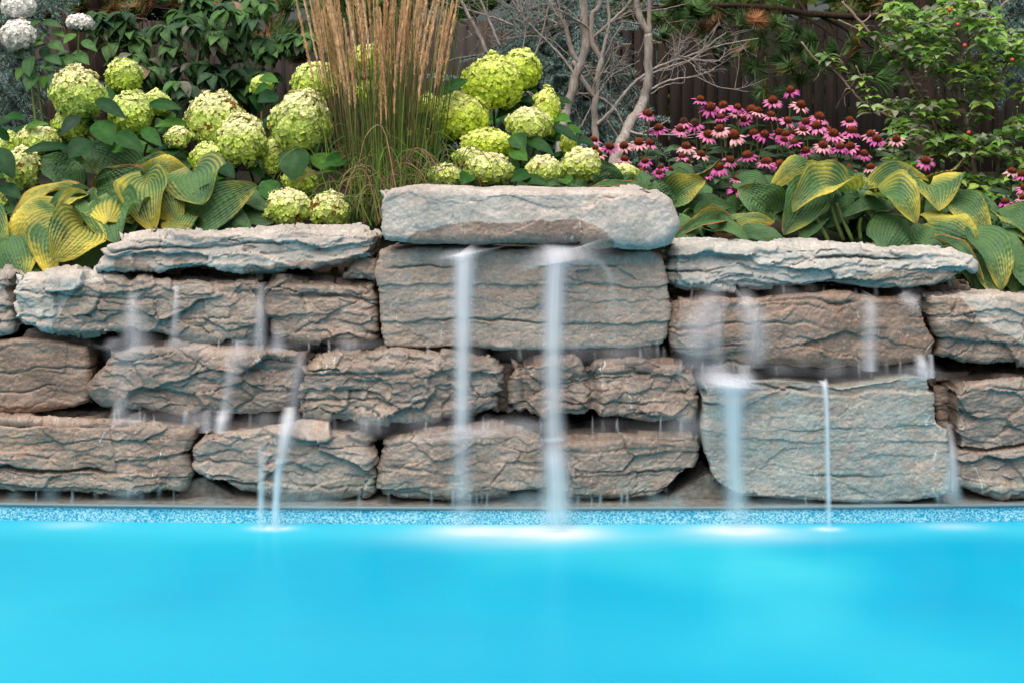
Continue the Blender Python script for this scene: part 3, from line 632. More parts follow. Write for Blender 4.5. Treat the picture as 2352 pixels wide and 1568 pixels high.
fall('broad faint veil over the groove of the half-dry stone at the left', [
    D_(path=[(300, 668, 5.10), (306, 700, 5.06), (310, 770, 5.04), (314, 806, 5.04)], width=[24, 44, 60, 80], alpha=[.05, .28, .28, .2]),
    D_(path=[(404, 656, 5.1), (406, 690, 5.05), (402, 770, 5.04), (402, 792, 5.04)], width=[14, 14, 24, 50], alpha=[.3, .36, .2, .2]),
    D_(path=[(300, 792, 5.06), (306, 806, 5.04), (290, 850, 5.06), (280, 920, 5.05)], width=[90, 110, 70, 50], alpha=[.05, .18, .12, .05])])
fall('faint curtain through the joint left of the rippled brown stone', [
    D_(path=[(602, 648, 5.12), (600, 700, 5.08), (598, 780, 5.06), (596, 804, 5.06)], width=[24, 28, 34, 40], alpha=[.12, .3, .3, .12]),
    D_(path=[(640, 750, 5.06), (640, 806, 5.05)], width=[26, 40], alpha=[.1, .35]),
    D_(path=[(556, 780, 5.07), (552, 812, 5.05), (546, 870, 5.04)], width=[40, 46, 30], alpha=[.15, .22, .05]),
    D_(path=[(690, 806, 5.08), (686, 850, 5.05), (676, 930, 5.04)], width=[30, 40, 36], alpha=[.1, .24, .2])])
fall('soft spray where water slips off the left tip of the knobbly stone', [
    D_(path=[(268, 920, 5.08), (274, 940, 5.04), (284, 968, 5.03)], width=[30, 46, 60], alpha=[.12, .28, .12]),
    D_(path=[(312, 945, 5.07), (312, 970, 5.04)], width=[40, 60], alpha=[.1, .2])])
fall('narrow bright fall beside the right end of the warm brown boulder', [
    D_(path=[(2110, 812, 5.08), (2116, 835, 5.05), (2122, 868, 5.05)], width=[24, 30, 40], alpha=[.2, .6, .35]),
    D_(path=[(2136, 812, 5.08), (2138, 866, 5.06)], width=[14, 18], alpha=[.3, .4]),
])
fall('bluish thread in the gap between the green-grey block and the dark right edge stone', [
    D_(path=[(2176, 970, 5.12), (2184, 1040, 5.06), (2186, 1110, 5.02), (2182, 1150, 5.0)], width=[20, 28, 34, 70], alpha=[.2, .42, .42, .1], blue=[0, .4, .9])])
fall('pale veil down the middle of the warm brown boulder', [
    D_(path=[(2000, 676, 5.12), (1998, 710, 5.05), (1996, 790, 5.03), (1996, 850, 5.02)], width=[40, 40, 40, 36], alpha=[.1, .3, .26, .4]),
    D_(path=[(2070, 672, 5.14), (2090, 690, 5.06), (2112, 720, 5.05)], width=[30, 40, 40], alpha=[.2, .3, 0])])
# countless thin drips off the undersides
rng = np.random.RandomState(5)
mb = MB(); kk = 0
for (x0, x1, y0, y1, n, Yd, bl) in [(880, 1540, 792, 828, 26, 5.1, 0), (690, 1600, 955, 1000, 44, 5.05, 0), (240, 860, 778, 806, 34, 5.09, 0), (1560, 2150, 828, 866, 34, 5.06, .0), (230, 680, 940, 985, 26, 5.07, 0), (0, 420, 1120, 1150, 16, 5.03, .9), (480, 1600, 1128, 1166, 46, 5.0, .9), (1560, 1600, 930, 1020, 4, 5.04, .3), (1700, 2180, 1140, 1160, 14, 4.99, 1.), (1550, 2100, 655, 682, 14, 5.16, 0)]:
    for i in range(int(n*.75)):
        x = rng.uniform(x0, x1); wv = rng.choice([7, 9, 14, 50, 90, 140]); a = rng.uniform(.04, .2)*(.6 if wv > 30 else 1.)*(1.2 if wv < 12 else .8)
        y_a = y0+rng.uniform(-10, 6); y_b = y1+rng.uniform(-4, 12)
        ribbon_into(mb, [(x, y_a, Yd), (x+rng.uniform(-2, 3), (y_a+y_b)/2, Yd-.01), (x+rng.uniform(-3, 4), y_b, Yd-.015)], [wv*.8, wv*1.3, wv*1.6], [0, a, a*.7, 0], bl, nseg=10, seed=kk, flat=.004); kk += 1
dr = mb.build('dripping_water', M_FALL); tag(dr, 'thin threads of water dripping off the undersides of the wall stones', 'dripping water', kind='stuff')

# ------------------------------------------------------------------ leaves
def leaf_grid(base, tip, width, normal, arch=.15, cup=.12, wave=.0, shape='heart', nl=9, nw=5, droop=0., pucker=0., rs=None, nveins=9):
    """grid of points for a leaf from base to tip (3d), width in m; returns verts, u, v"""
    base = np.asarray(base, float); tip = np.asarray(tip, float); L = np.linalg.norm(tip-base)
    m = (tip-base)/L; n = unit(np.asarray(normal)-np.dot(normal, m)*m); lat = np.cross(m, n)
    v = np.linspace(0, 1, nl); u = np.linspace(-1, 1, nw)
    if shape == 'heart': wd = np.clip(np.sin(np.pi*np.clip(v, 0, 1)**.66), 0, 1)**.58*(1-.18*v); wd = wd/wd.max(); wd[0] = .22; lobe = .16
    elif shape == 'ovate': wd = np.clip(np.sin(np.pi*v**.75), 0, 1)**.85; lobe = .05; wd = wd/wd.max(); wd[0] = .06
    else: wd = np.clip(np.sin(np.pi*v**.9), 0, 1); lobe = 0; wd = wd/wd.max(); wd[0] = .1
    wd[-1] = .012
    V, U = np.meshgrid(v, u, indexing='ij')
    along = V*L-lobe*L*np.abs(U)**1.5*(1-V)**3*1.6
    across = U*wd[:, None]*width*.5
    nn_ = arch*L*np.sin(np.pi*V)-droop*L*V**2 + cup*width*(np.abs(U)**1.6)*wd[:, None]
    if wave:
        ph = 0 if rs is None else rs.uniform(0, 6.28)
        nn_ = nn_+wave*width*np.sin(V*9+ph+np.sign(U)*1.3)*np.abs(U)**2*wd[:, None]
    if pucker:
        nn_ = nn_+pucker*np.sin(np.abs(U)*nveins*2*np.pi)*np.minimum(wd[:, None]*2, 1)
    p = base+m*along[..., None]+lat*across[..., None]+n*nn_[..., None]
    return p.reshape(-1, 3), ((U+1)/2).ravel(), V.ravel()
def add_leaf(mb, col, *a, nl=6, nw=5, **k):
    p, u, v = leaf_grid(*a, nl=nl, nw=nw, **k)
    e = np.abs(u*2-1); c = np.ones((len(p), 4)); c[:, :3] = np.asarray(col)[None]*(1+.22*np.exp(-(e/.15)**2))[:, None]
    mb.add(p, grid_quads(nw, nl), None, c)

# hostas: each leaf (base px, tip px, width px, arch, yellow, brown, normal)
UPN = (0, -.72, .62)
def hosta(label, leaves, petioles, Yf, root, seed, group='hosta plants behind the wall'):
    t = thing('hosta', label, 'plant', group)
    rs = np.random.RandomState(seed)
    for lf in leaves:
        bx, by, tx, ty, wpx, arch, ye, br = lf[:8]; nrm = lf[8] if len(lf) > 8 else UPN; dY = lf[9] if len(lf) > 9 else 0.
        Y = Yf((bx+tx)/2, (by+ty)/2)+dY+rs.uniform(-.02, .02)
        dv = .10 if ty > by else -.03
        b = P(bx, by, Y+.04); e = P(tx, ty, Y-dv)
        mb = MB()
        pk = .0034 if wpx > 45 else (.002 if wpx > 30 else .001)
        p, u, v = leaf_grid(b, e, wpx*1.27*m_per_px(Y), np.asarray(nrm)+rs.uniform(-.15, .15, 3), arch=arch*1.5, cup=rs.choice([-.34, -.18, .16, .3, .42]), wave=rs.uniform(.06, .15), nl=44, nw=61, pucker=pk, droop=rs.uniform(.02, .2), rs=rs, nveins=7)
        # tip curl and lumpy puckering between the veins
        lum = pk*.75*np.sin(v*70+4*np.sin(np.abs(u*2-1)*44))*np.minimum(1, 4*v*(1-v))+.006*fbm(u*5+seed, v*6+bx, seed, 2)
        p = p+np.outer(lum, unit(nrm))
        c = np.stack([u, v, np.full_like(u, ye), np.full_like(u, br)], 1)
        mb.add(p, grid_quads(61, 44), None, c); mb.build('leaf', M_HOSTA, t)
        # petiole from the crown to the leaf base
        mb2 = MB(); mid = (b+root)/2+np.array([0, .0, .08])
        tube(mb2, smooth_path([root+rs.uniform(-.05, .05, 3), mid, b], 9), np.linspace(.008, .004, 9), 6, (.09, .16, .045, 1)); mb2.build('petiole', M_LEAF, t)
    # smaller dark leaves deep in the clump
    xs = [l[0] for l in leaves]+[l[2] for l in leaves]; ys = [l[1] for l in leaves]+[l[3] for l in leaves]
    for i in range(22):
        x = rs.uniform(min(xs), max(xs)); y = rs.uniform(min(ys)+25, max(ys)-25); Y = Yf(x, y)+rs.uniform(.12, .3); L = rs.uniform(50, 85); an = rs.uniform(.2, 2.9)
        mb = MB(); p, u, v = leaf_grid(P(x, y, Y+.03), P(x+math.cos(an)*L, y+abs(math.sin(an))*L*.8, Y-.06), L*.85*m_per_px(Y), np.array([rs.uniform(-.3, .3), -.85, .45]), arch=.15, cup=.15, wave=.08, nl=26, nw=33, pucker=.002, rs=rs, nveins=7)
        mb.add(p, grid_quads(33, 26), None, np.stack([u, v, np.full_like(u, rs.uniform(.1, .4)), np.full_like(u, 0)], 1)); mb.build('leaf', M_HOSTA, t)
    for (x0, y0, x1, y1, Y) in petioles:
        mb2 = MB(); a = P(x0, y0, Y); b = P(x1, y1, Y+.02)
        tube(mb2, smooth_path([a, (a+b)/2+np.array([-.006, 0, .008]), b], 9), np.linspace(.006, .009, 9), 7, (.13, .2, .06, 1)); mb2.build('petiole', M_LEAF, t)
    return t
YL = lambda x, y: 5.36+(640-y)/240*.5
left_leaves = [
    (300, 392, 186, 342, 80, .1, .45, 0, (0, -.9, .4), .1), (165, 418, 92, 358, 66, .08, .25, 0, UPN, .1), (262, 448, 236, 388, 128, -.12, .5, .62, (0, -.9, -.3)),
    (336, 400, 442, 398, 54, .28, .8, .1), (322, 382, 410, 340, 26, .1, .75, .1, UPN, .08), (300, 392, 362, 352, 30, .1, .4, 0, UPN, .1),
    (446, 396, 464, 470, 122, .08, .66, .25, (0, -.85, .5)), (452, 510, 588, 424, 84, .1, .5, 0, (.15, -.95, .2)), (360, 420, 406, 500, 74, .1, .66, .22, (0, -.85, .5)),
    (338, 422, 350, 532, 92, .08, .75, .42, (.1, -.95, .25)), (258, 452, 248, 507, 112, .1, .72, .15, (0, -.85, .5), -.06), (196, 500, 214, 430, 44, .1, .5, 0, (-.3, -.9, .2)),
    (186, 455, 122, 492, 30, .15, .7, .1), (152, 438, 18, 490, 34, .12, .78, .62, (0, -.6, .8)), (124, 480, 22, 562, 92, .2, .84, .12, (-.1, -.85, .5)),
    (192, 520, 126, 590, 104, .08, .76, .1, (.05, -.95, .3), -.08), (256, 502, 264, 549, 112, .06, .42, 0, (0, -.9, .4), -.04), (140, 520, 112, 634, 78, .06, .74, .45, (-.1, -.95, .2), .02),
    (16, 552, 48, 640, 80, .08, .5, .05, (0, -.95, .3)), (102, 560, 52, 604, 30, .15, .45, 0), (228, 552, 168, 626, 54, .06, .2, 0, (0, -1, .1), .05), (422, 486, 385, 536, 64, .06, .72, .2, (0, -.95, .3), .05),
    (208, 468, 226, 512, 50, .06, .42, 0, (0, -.95, .3)), (184, 445, 112, 474, 28, .12, .2, 0), (172, 442, 142, 410, 24, .1, .4, 0), (-30, 500, 12, 570, 60, .1, .5, 0), (10, 590, -20, 640, 60, .1, .4, 0),
    (320, 470, 300, 540, 70, .08, .25, 0, (0, -.95, .2), .08), (70, 600, 60, 650, 50, .1, .2, 0, (0, -.95, .2), .06), (500, 480, 560, 520, 60, .1, .1, 0, (0, -.95, .2), .12), (600, 430, 634, 425, 30, .1, .5, 0, UPN, .1), (560, 450, 620, 470, 50, .1, .15, 0, UPN, .12)]
hosta('large yellowing hosta mound spilling over the wall at the far left', left_leaves, [(440, 500, 450, 530, 5.7), (470, 505, 472, 535, 5.72), (520, 505, 505, 535, 5.72)], YL, P(260, 560, 6.0), 3)
YR = lambda x, y: 5.5+(560-y)/200*.42
r1 = [(1498, 428, 1657, 374, 40, .06, .5, .55, (0, -.5, -.8)), (1530, 474, 1506, 412, 52, .08, .3, 0, (.2, -.95, .2)), (1548, 458, 1618, 410, 60, .12, .55, 0), (1612, 492, 1682, 474, 36, .2, .3, 0), (1658, 510, 1552, 534, 34, .14, .72, .66),
      (1664, 516, 1780, 504, 44, .15, .62, .7), (1402, 424, 1374, 368, 56, .08, .3, 0, (0, -.95, .2)), (1408, 416, 1452, 400, 26, .1, .4, .6), (1450, 428, 1348, 430, 18, .06, .6, .72, (0, -.5, .8)), (1768, 484, 1700, 432, 76, .1, .4, 0, (.1, -.95, .3)),
      (1800, 482, 1744, 426, 64, .1, .25, 0, (-.1, -.95, .3), .05), (1560, 500, 1590, 545, 50, .1, .2, 0), (1640, 530, 1720, 552, 40, .12, .25, 0), (1600, 520, 1560, 552, 40, .1, .3, 0), (1700, 520, 1800, 548, 44, .1, .2, 0), (1480, 430, 1440, 432, 30, .1, .6, .1), (1560, 468, 1650, 452, 40, .1, .2, 0, UPN, .08), (1690, 490, 1640, 520, 44, .1, .15, 0, UPN, .1),
      (1290, 428, 1232, 424, 22, .15, .7, .3), (1200, 430, 1250, 412, 34, .1, .1, 0, UPN, .05), (1340, 430, 1300, 424, 18, .1, .3, 0)]
hosta('scorched brown-edged hosta between the crowning boulder and the pink coneflowers', r1, [], YR, P(1620, 555, 6.0), 4)
r2 = [(1864, 390, 1774, 424, 56, .28, .86, .1), (1928, 414, 1866, 384, 36, .12, .62, .05), (1930, 440, 1824, 474, 86, .16, .84, .42, (-.1, -.8, .6), -.05), (1856, 452, 1806, 530, 80, .08, .5, .25, (-.1, -.95, .3)), (1998, 454, 1952, 410, 66, .08, .66, 0, (0, -.95, .3)),
      (2026, 452, 2106, 508, 86, .2, .72, .05, (.1, -.85, .5), -.04), (2032, 472, 1938, 492, 36, .15, .4, 0), (2018, 428, 2134, 404, 50, .15, .68, .3), (2126, 408, 2226, 376, 36, .06, .6, .62, (0, -.4, -.9)), (2134, 426, 2158, 478, 108, .1, .72, .15, (0, -.85, .5)),
      (2068, 505, 2038, 566, 92, .08, .42, .1, (0, -.95, .3)), (1960, 470, 1900, 520, 60, .1, .1, 0, UPN, .1), (2060, 440, 2010, 410, 40, .1, .6, 0, UPN, .08), (2000, 500, 2060, 545, 60, .1, .1, 0, UPN, .12), (1880, 500, 1840, 545, 50, .1, .1, 0, UPN, .1), (1980, 440, 2000, 470, 34, .1, .4, 0), (2120, 520, 2160, 570, 60, .1, .3, .3, UPN, .06)]
hosta('tall-stalked yellow and green hosta above the blue-grey cap slab', r2, [(1869, 484, 1903, 553, 5.6), (1909, 470, 1937, 552, 5.62), (1921, 466, 1958, 553, 5.6), (1978, 500, 1977, 552, 5.62), (1820, 500, 1860, 552, 5.7), (2128, 445, 2118, 500, 5.75)], YR, P(1960, 560, 6.0), 5)
YQ = lambda x, y: 5.42+(640-y)/240*.45
r3 = [(2132, 512, 2250, 558, 104, .12, .78, .28, (.05, -.9, .45), -.05), (2190, 462, 2274, 540, 66, .12, .6, .2), (2246, 552, 2302, 664, 78, .1, .55, .05, (.1, -.95, .25), -.05), (2306, 558, 2350, 676, 78, .1, .45, 0, (0, -.95, .3)), (2300, 500, 2372, 548, 62, .12, .55, 0), (2290, 530, 2366, 580, 50, .1, .45, 0),
      (2232, 604, 2288, 676, 40, .08, .5, .1, (.1, -.95, .2)), (2166, 562, 2262, 636, 24, .15, .6, .6, UPN, -.05), (2260, 640, 2320, 700, 40, .1, .2, 0, UPN, .05), (2340, 620, 2390, 690, 60, .1, .4, 0), (2210, 600, 2240, 660, 50, .1, .15, 0, UPN, .1), (2330, 580, 2290, 560, 50, .1, .3, 0, UPN, .1), (2200, 480, 2280, 470, 50, .1, .4, 0, UPN, .12), (2360, 540, 2400, 600, 60, .1, .5, 0)]
hosta('hosta draping over the tip of the blue-grey cap slab at the right edge', r3, [], YQ, P(2290, 560, 6.0), 6)

# ------------------------------------------------------------------ hydrangeas
def floret_head(center, rx, rz, seed, cols, brown=0., dens=1.3, size=.0094):
    rs = np.random.RandomState(seed); c = np.asarray(center, float)
    area = rx*rz; n = int(np.clip(dens*area/(.10*.10)*760, 90, 1900))
    i = np.arange(n)+.5; ph = np.arccos(1-2*i/n*.97); th = np.pi*(1+5**.5)*i
    d = np.stack([np.cos(th)*np.sin(ph), np.sin(th)*np.sin(ph), np.cos(ph)], 1)+rs.normal(0, .06, (n, 3)); d /= np.linalg.norm(d, axis=1)[:, None]
    lump = 1+.14*(vn(d[:, 0]*3+seed, d[:, 2]*3+d[:, 1]*2, seed)*2-1)+rs.uniform(-.07, .04, n)
    # a broad base and slightly pointed dome
    sc = np.array([rx, (rx+rz)*.45, rz]); pos = c+d*sc*lump[:, None]*(1-.12*np.clip(d[:, 2:3], 0, 1)*np.array([[1, 1, 0]]))
    nrm = d/sc; nrm /= np.linalg.norm(nrm, axis=1)[:, None]; nrm = nrm+rs.normal(0, .28, (n, 3)); nrm /= np.linalg.norm(nrm, axis=1)[:, None]
    a = np.cross(nrm, rs.normal(0, 1, (n, 3))); a /= np.linalg.norm(a, axis=1)[:, None]; b = np.cross(nrm, a)
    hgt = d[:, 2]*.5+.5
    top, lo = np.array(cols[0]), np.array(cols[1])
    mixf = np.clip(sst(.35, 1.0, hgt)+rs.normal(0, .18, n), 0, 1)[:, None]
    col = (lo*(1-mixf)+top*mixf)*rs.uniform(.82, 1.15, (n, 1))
    if brown:
        bn = vn(d[:, 0]*2.5+seed*3.1, d[:, 2]*2.5+d[:, 1]*1.5, seed+3)
        bm = ((bn > 1-brown*.8) & (rs.uniform(0, 1, n) < .8)) | (rs.uniform(0, 1, n) < brown*.08)
        col = np.where(bm[:, None], np.array([.26, .10, .035])*rs.uniform(.6, 1.5, (n, 1)), col)
    s = size*rs.uniform(.75, 1.25, n)
    V = []; Q = []; C = []
    for k in range(4):
        an = k*np.pi/2; e1 = a*np.cos(an)+b*np.sin(an); e2 = -a*np.sin(an)+b*np.cos(an)
        lift = rs.uniform(-.15, .42, (n, 1)); cup2 = rs.uniform(-.2, .4, (n, 1))
        s_ = s[:, None]
        p0 = pos; p1 = pos+s_*(e1*.62+e2*.55+nrm*(lift*.5+cup2*.2)); p2 = pos+s_*(e1*1.15+nrm*lift); p3 = pos+s_*(e1*.62-e2*.55+nrm*(lift*.5+cup2*.2))
        V += [p0, p1, p2, p3]
    V = np.stack(V, 1); idx = np.arange(n)[:, None]*16
    Q = np.concatenate([idx+np.array([[4*k, 4*k+1, 4*k+2, 4*k+3]]) for k in range(4)])
    C = np.repeat(np.concatenate([col, np.ones((n, 1))], 1)[:, None], 16, 1)
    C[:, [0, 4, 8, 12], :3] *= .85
    mb = MB(); mb.add(V.reshape(-1, 3), Q, None, C.reshape(-1, 4))
    # inner green core of crowded pedicels
    nu, nv = 14, 9; uu = np.linspace(0, 2*np.pi, nu); v2 = np.linspace(.02, np.pi-.02, nv); UU, VV = np.meshgrid(uu, v2)
    core = c+np.stack([np.cos(UU)*np.sin(VV), np.sin(UU)*np.sin(VV), np.cos(VV)], -1).reshape(-1, 3)*sc*.84
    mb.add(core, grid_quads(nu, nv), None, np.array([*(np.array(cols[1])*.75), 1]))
    return mb
LIME = ((.80, .88, .40), (.54, .72, .11)); CREAM = ((.90, .88, .56), (.58, .74, .16)); WHITE = ((.96, .95, .93), (.94, .94, .91)); YLIME = ((.84, .90, .34), (.62, .79, .08))
DARKG = [(.018, .078, .018), (.026, .105, .020), (.012, .055, .020), (.05, .15, .022)]
def hydrangea(name, label, heads, leaves, fill, root, seed, cols=LIME, group='hydrangea shrubs', fillY=.12, leafcol=DARKG, leaf_px=50):
    t = thing(name, label, 'shrub', group); rs = np.random.RandomState(seed)
    mbs = MB(); mbl = MB()
    for k, hd in enumerate(heads):
        x, y, rx, ry, Y = hd[:5]; br = hd[5] if len(hd) > 5 else .06; cc = hd[6] if len(hd) > 6 else cols
        c = P(x, y, Y); m = m_per_px(Y)
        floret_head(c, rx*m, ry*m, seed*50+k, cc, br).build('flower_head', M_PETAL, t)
        r = root+np.array([(c[0]-root[0])*.45, rs.uniform(-.1, .1), 0])
        tube(mbs, smooth_path([r, (r+c)/2+np.array([0, .04, .03]), c-np.array([0, 0, ry*m*.6])], 10), np.linspace(.008, .0045, 10), 6)
        # a collar of leaves under each head
        for j in range(5):
            an = rs.uniform(0, 6.28); b = c-np.array([0, 0, ry*m*.95])+np.array([0, .03, 0]); L = rs.uniform(.7, 1.2)*leaf_px*m
            e = b+np.array([math.cos(an)*L, math.sin(an)*L*.6, rs.uniform(-.7, .1)*L])
            add_leaf(mbl, np.array(leafcol[rs.randint(len(leafcol))])*rs.uniform(.8, 1.3), b, e, L*.62, (0, -.5, .8), arch=.1, cup=.12, shape='ovate', wave=.03, rs=rs, nl=7)
    for lf in leaves:
        bx, by, tx, ty, w_, Y = lf[:6]; cc = lf[6] if len(lf) > 6 else DARKG[rs.randint(4)]
        add_leaf(mbl, cc, P(bx, by, Y), P(tx, ty, Y-.06), w_*m_per_px(Y), (rs.uniform(-.2, .2), -.8, .55), arch=.1, cup=.1, shape='ovate', wave=.03, rs=rs, nl=10, nw=7)
    x0, x1, y0, y1, Y0, Y1, n = fill
    for i in range(n):
        x = rs.uniform(x0, x1); y = rs.uniform(y0, y1); Y = rs.uniform(Y0, Y1); L = rs.uniform(.7, 1.2)*leaf_px*m_per_px(Y); an = rs.uniform(0, 6.28)
        b = P(x, y, Y); e = b+np.array([math.cos(an)*L, math.sin(an)*L*.5-.02, -abs(rs.normal(.25, .3))*L])
        add_leaf(mbl, np.array(leafcol[rs.randint(len(leafcol))])*rs.uniform(.6, 1.2), b, e, L*.62, (0, -.6, .7), arch=.1, cup=.1, shape='ovate', wave=.03, rs=rs, nl=6)
    mbs.build('stem', M_GSTEM, t); mbl.build('foliage', M_LEAF, t)
    return t
hydrangea('hydrangea', 'green hydrangea shrub at the far left, its heads rising behind the hosta mound',
    [(178, 215, 60, 60, 6.1, .12, CREAM), (168, 285, 44, 38, 6.16), (285, 175, 41, 40, 6.3), (302, 262, 47, 50, 6.12), (360, 238, 31, 30, 6.3), (84, 322, 50, 32, 6.08, .04, CREAM), (50, 388, 42, 48, 6.0, .1, CREAM), (12, 345, 36, 40, 6.1), (-12, 470, 24, 36, 5.95)],
    [(225, 283, 258, 335, 58, 5.98), (224, 232, 290, 274, 34, 6.0), (346, 240, 418, 252, 32, 6.1), (424, 284, 354, 292, 28, 6.1), (330, 298, 372, 338, 34, 6.0), (206, 326, 158, 366, 58, 5.96), (182, 268, 138, 314, 32, 6.02, (.02, .05, .03)), (150, 338, 48, 352, 28, 5.98), (60, 294, 114, 286, 20, 6.05, (.07, .17, .03)), (-6, 345, 32, 414, 48, 5.9), (4, 428, 50, 458, 36, 5.88), (262, 345, 338, 330, 40, 5.94), (240, 210, 262, 240, 30, 6.2), (20, 320, -20, 300, 30, 6.05), (268, 310, 330, 348, 44, 5.9)],
    (-60, 430, 270, 480, 6.15, 6.6, 90), P(200, 520, 6.4), 7)
hydrangea('hydrangea', 'green hydrangea shrub left of the feather grass, some heads browned',
    [(492, 275, 67, 62, 6.15, .3, CREAM), (556, 322, 57, 58, 6.02, .1, CREAM), (476, 366, 38, 36, 6.0), (408, 316, 27, 26, 6.05, .12, CREAM), (692, 282, 67, 72, 5.98, .06, CREAM), (722, 190, 50, 47, 6.25), (628, 362, 26, 42, 6.08), (692, 415, 46, 30, 5.95), (660, 478, 56, 44, 5.82, .16, CREAM), (757, 482, 44, 42, 5.82, .3, CREAM), (600, 196, 24, 22, 6.4)],
    [(682, 345, 674, 418, 76, 5.9, (.028, .085, .03)), (790, 368, 742, 380, 38, 5.9), (588, 214, 622, 200, 34, 6.25), (600, 250, 570, 222, 40, 6.25), (636, 220, 590, 236, 40, 6.2), (520, 400, 470, 420, 36, 5.9), (500, 380, 540, 410, 40, 5.92), (430, 300, 392, 290, 34, 6.15), (610, 420, 640, 470, 50, 5.85), (780, 450, 800, 490, 30, 5.85), (720, 360, 770, 400, 46, 5.92), (600, 180, 640, 190, 30, 6.3, (.06, .16, .03))],
    (400, 800, 230, 520, 6.15, 6.6, 90), P(600, 540, 6.4), 8)
hydrangea('hydrangea', 'lime hydrangea shrub between the feather grass and the dead trunks, above the crowning boulder',
    [(1132, 188, 66, 62, 6.15, .03, YLIME), (1196, 160, 44, 50, 6.25, .03, YLIME), (1064, 268, 64, 54, 6.1, .03, YLIME), (984, 250, 34, 32, 6.2, .04, YLIME), (1216, 284, 50, 37, 6.02, .06, CREAM), (1254, 258, 34, 56, 6.2, .02, YLIME), (1122, 330, 60, 34, 6.0, .04, YLIME), (1078, 360, 36, 22, 5.95, .1, CREAM), (1122, 388, 52, 36, 5.88, .04, CREAM), (1024, 402, 38, 24, 5.85, .04, CREAM), (1250, 392, 42, 34, 5.85, .04, CREAM), (1336, 380, 44, 40, 5.88, .02, CREAM), (1428, 396, 36, 18, 5.9, .02, CREAM), (1306, 332, 18, 28, 6.1, .04, YLIME), (850, 142, 46, 40, 6.5, .12, YLIME), (852, 214, 40, 34, 6.5, .04, YLIME), (960, 330, 40, 40, 6.3, .04, YLIME)],
    [(1068, 186, 1010, 220, 28, 6.05), (1180, 312, 1206, 346, 44, 5.95, (.03, .10, .03)), (1176, 345, 1212, 370, 40, 5.92), (1212, 322, 1272, 356, 32, 5.98), (1216, 398, 1172, 418, 34, 5.82), (1200, 410, 1260, 425, 30, 5.82), (1290, 410, 1320, 425, 30, 5.85), (1000, 350, 960, 360, 36, 6.0), (1080, 400, 1060, 425, 36, 5.84), (1270, 290, 1330, 330, 28, 6.05), (990, 280, 950, 270, 30, 6.1)],
    (980, 1330, 230, 440, 6.15, 6.6, 90), P(1150, 470, 6.4), 9)
# white one at the left
tw = hydrangea('hydrangea', 'slender white-flowered hydrangea in the top left corner', [(43, 12, 39, 30, 6.9, 0, WHITE), (42, 80, 37, 35, 6.85, 0, WHITE), (183, 51, 31, 17, 6.95, .02, WHITE)],
    [(88, 48, 62, 70, 30, 6.9, (.05, .12, .04)), (70, 132, 68, 178, 32, 6.85, (.05, .13, .05)), (55, 155, 38, 186, 22, 6.9, (.09, .2, .04)), (100, 52, 145, 64, 20, 6.95, (.05, .12, .05)), (115, 100, 148, 120, 28, 6.9, (.06, .14, .05)), (172, 80, 146, 102, 22, 6.9, (.08, .2, .04)), (190, 96, 224, 120, 22, 6.9, (.06, .15, .05)), (176, 126, 206, 150, 28, 6.9, (.06, .16, .05)), (160, 128, 156, 158, 24, 6.9, (.07, .16, .05)), (108, 130, 142, 150, 28, 6.88, (.05, .13, .05)), (80, 170, 62, 210, 34, 6.85, (.05, .13, .05)), (130, 170, 118, 214, 30, 6.85, (.05, .12, .05)), (104, 175, 100, 204, 24, 6.9, (.08, .2, .03)), (120, 72, 154, 88, 16, 6.95, (.07, .17, .04)), (90, 92, 106, 84, 26, 6.9, (.05, .12, .05)), (60, 105, 100, 100, 30, 6.9, (.07, .18, .04)), (135, 140, 165, 165, 24, 6.95, (.06, .15, .05)), (100, 110, 112, 146, 26, 6.95, (.04, .11, .05))],
    (60, 200, 110, 200, 6.95, 7.2, 10), P(135, 330, 6.95), 10, cols=WHITE, leaf_px=34, leafcol=[(.05, .12, .05), (.06, .15, .05)])

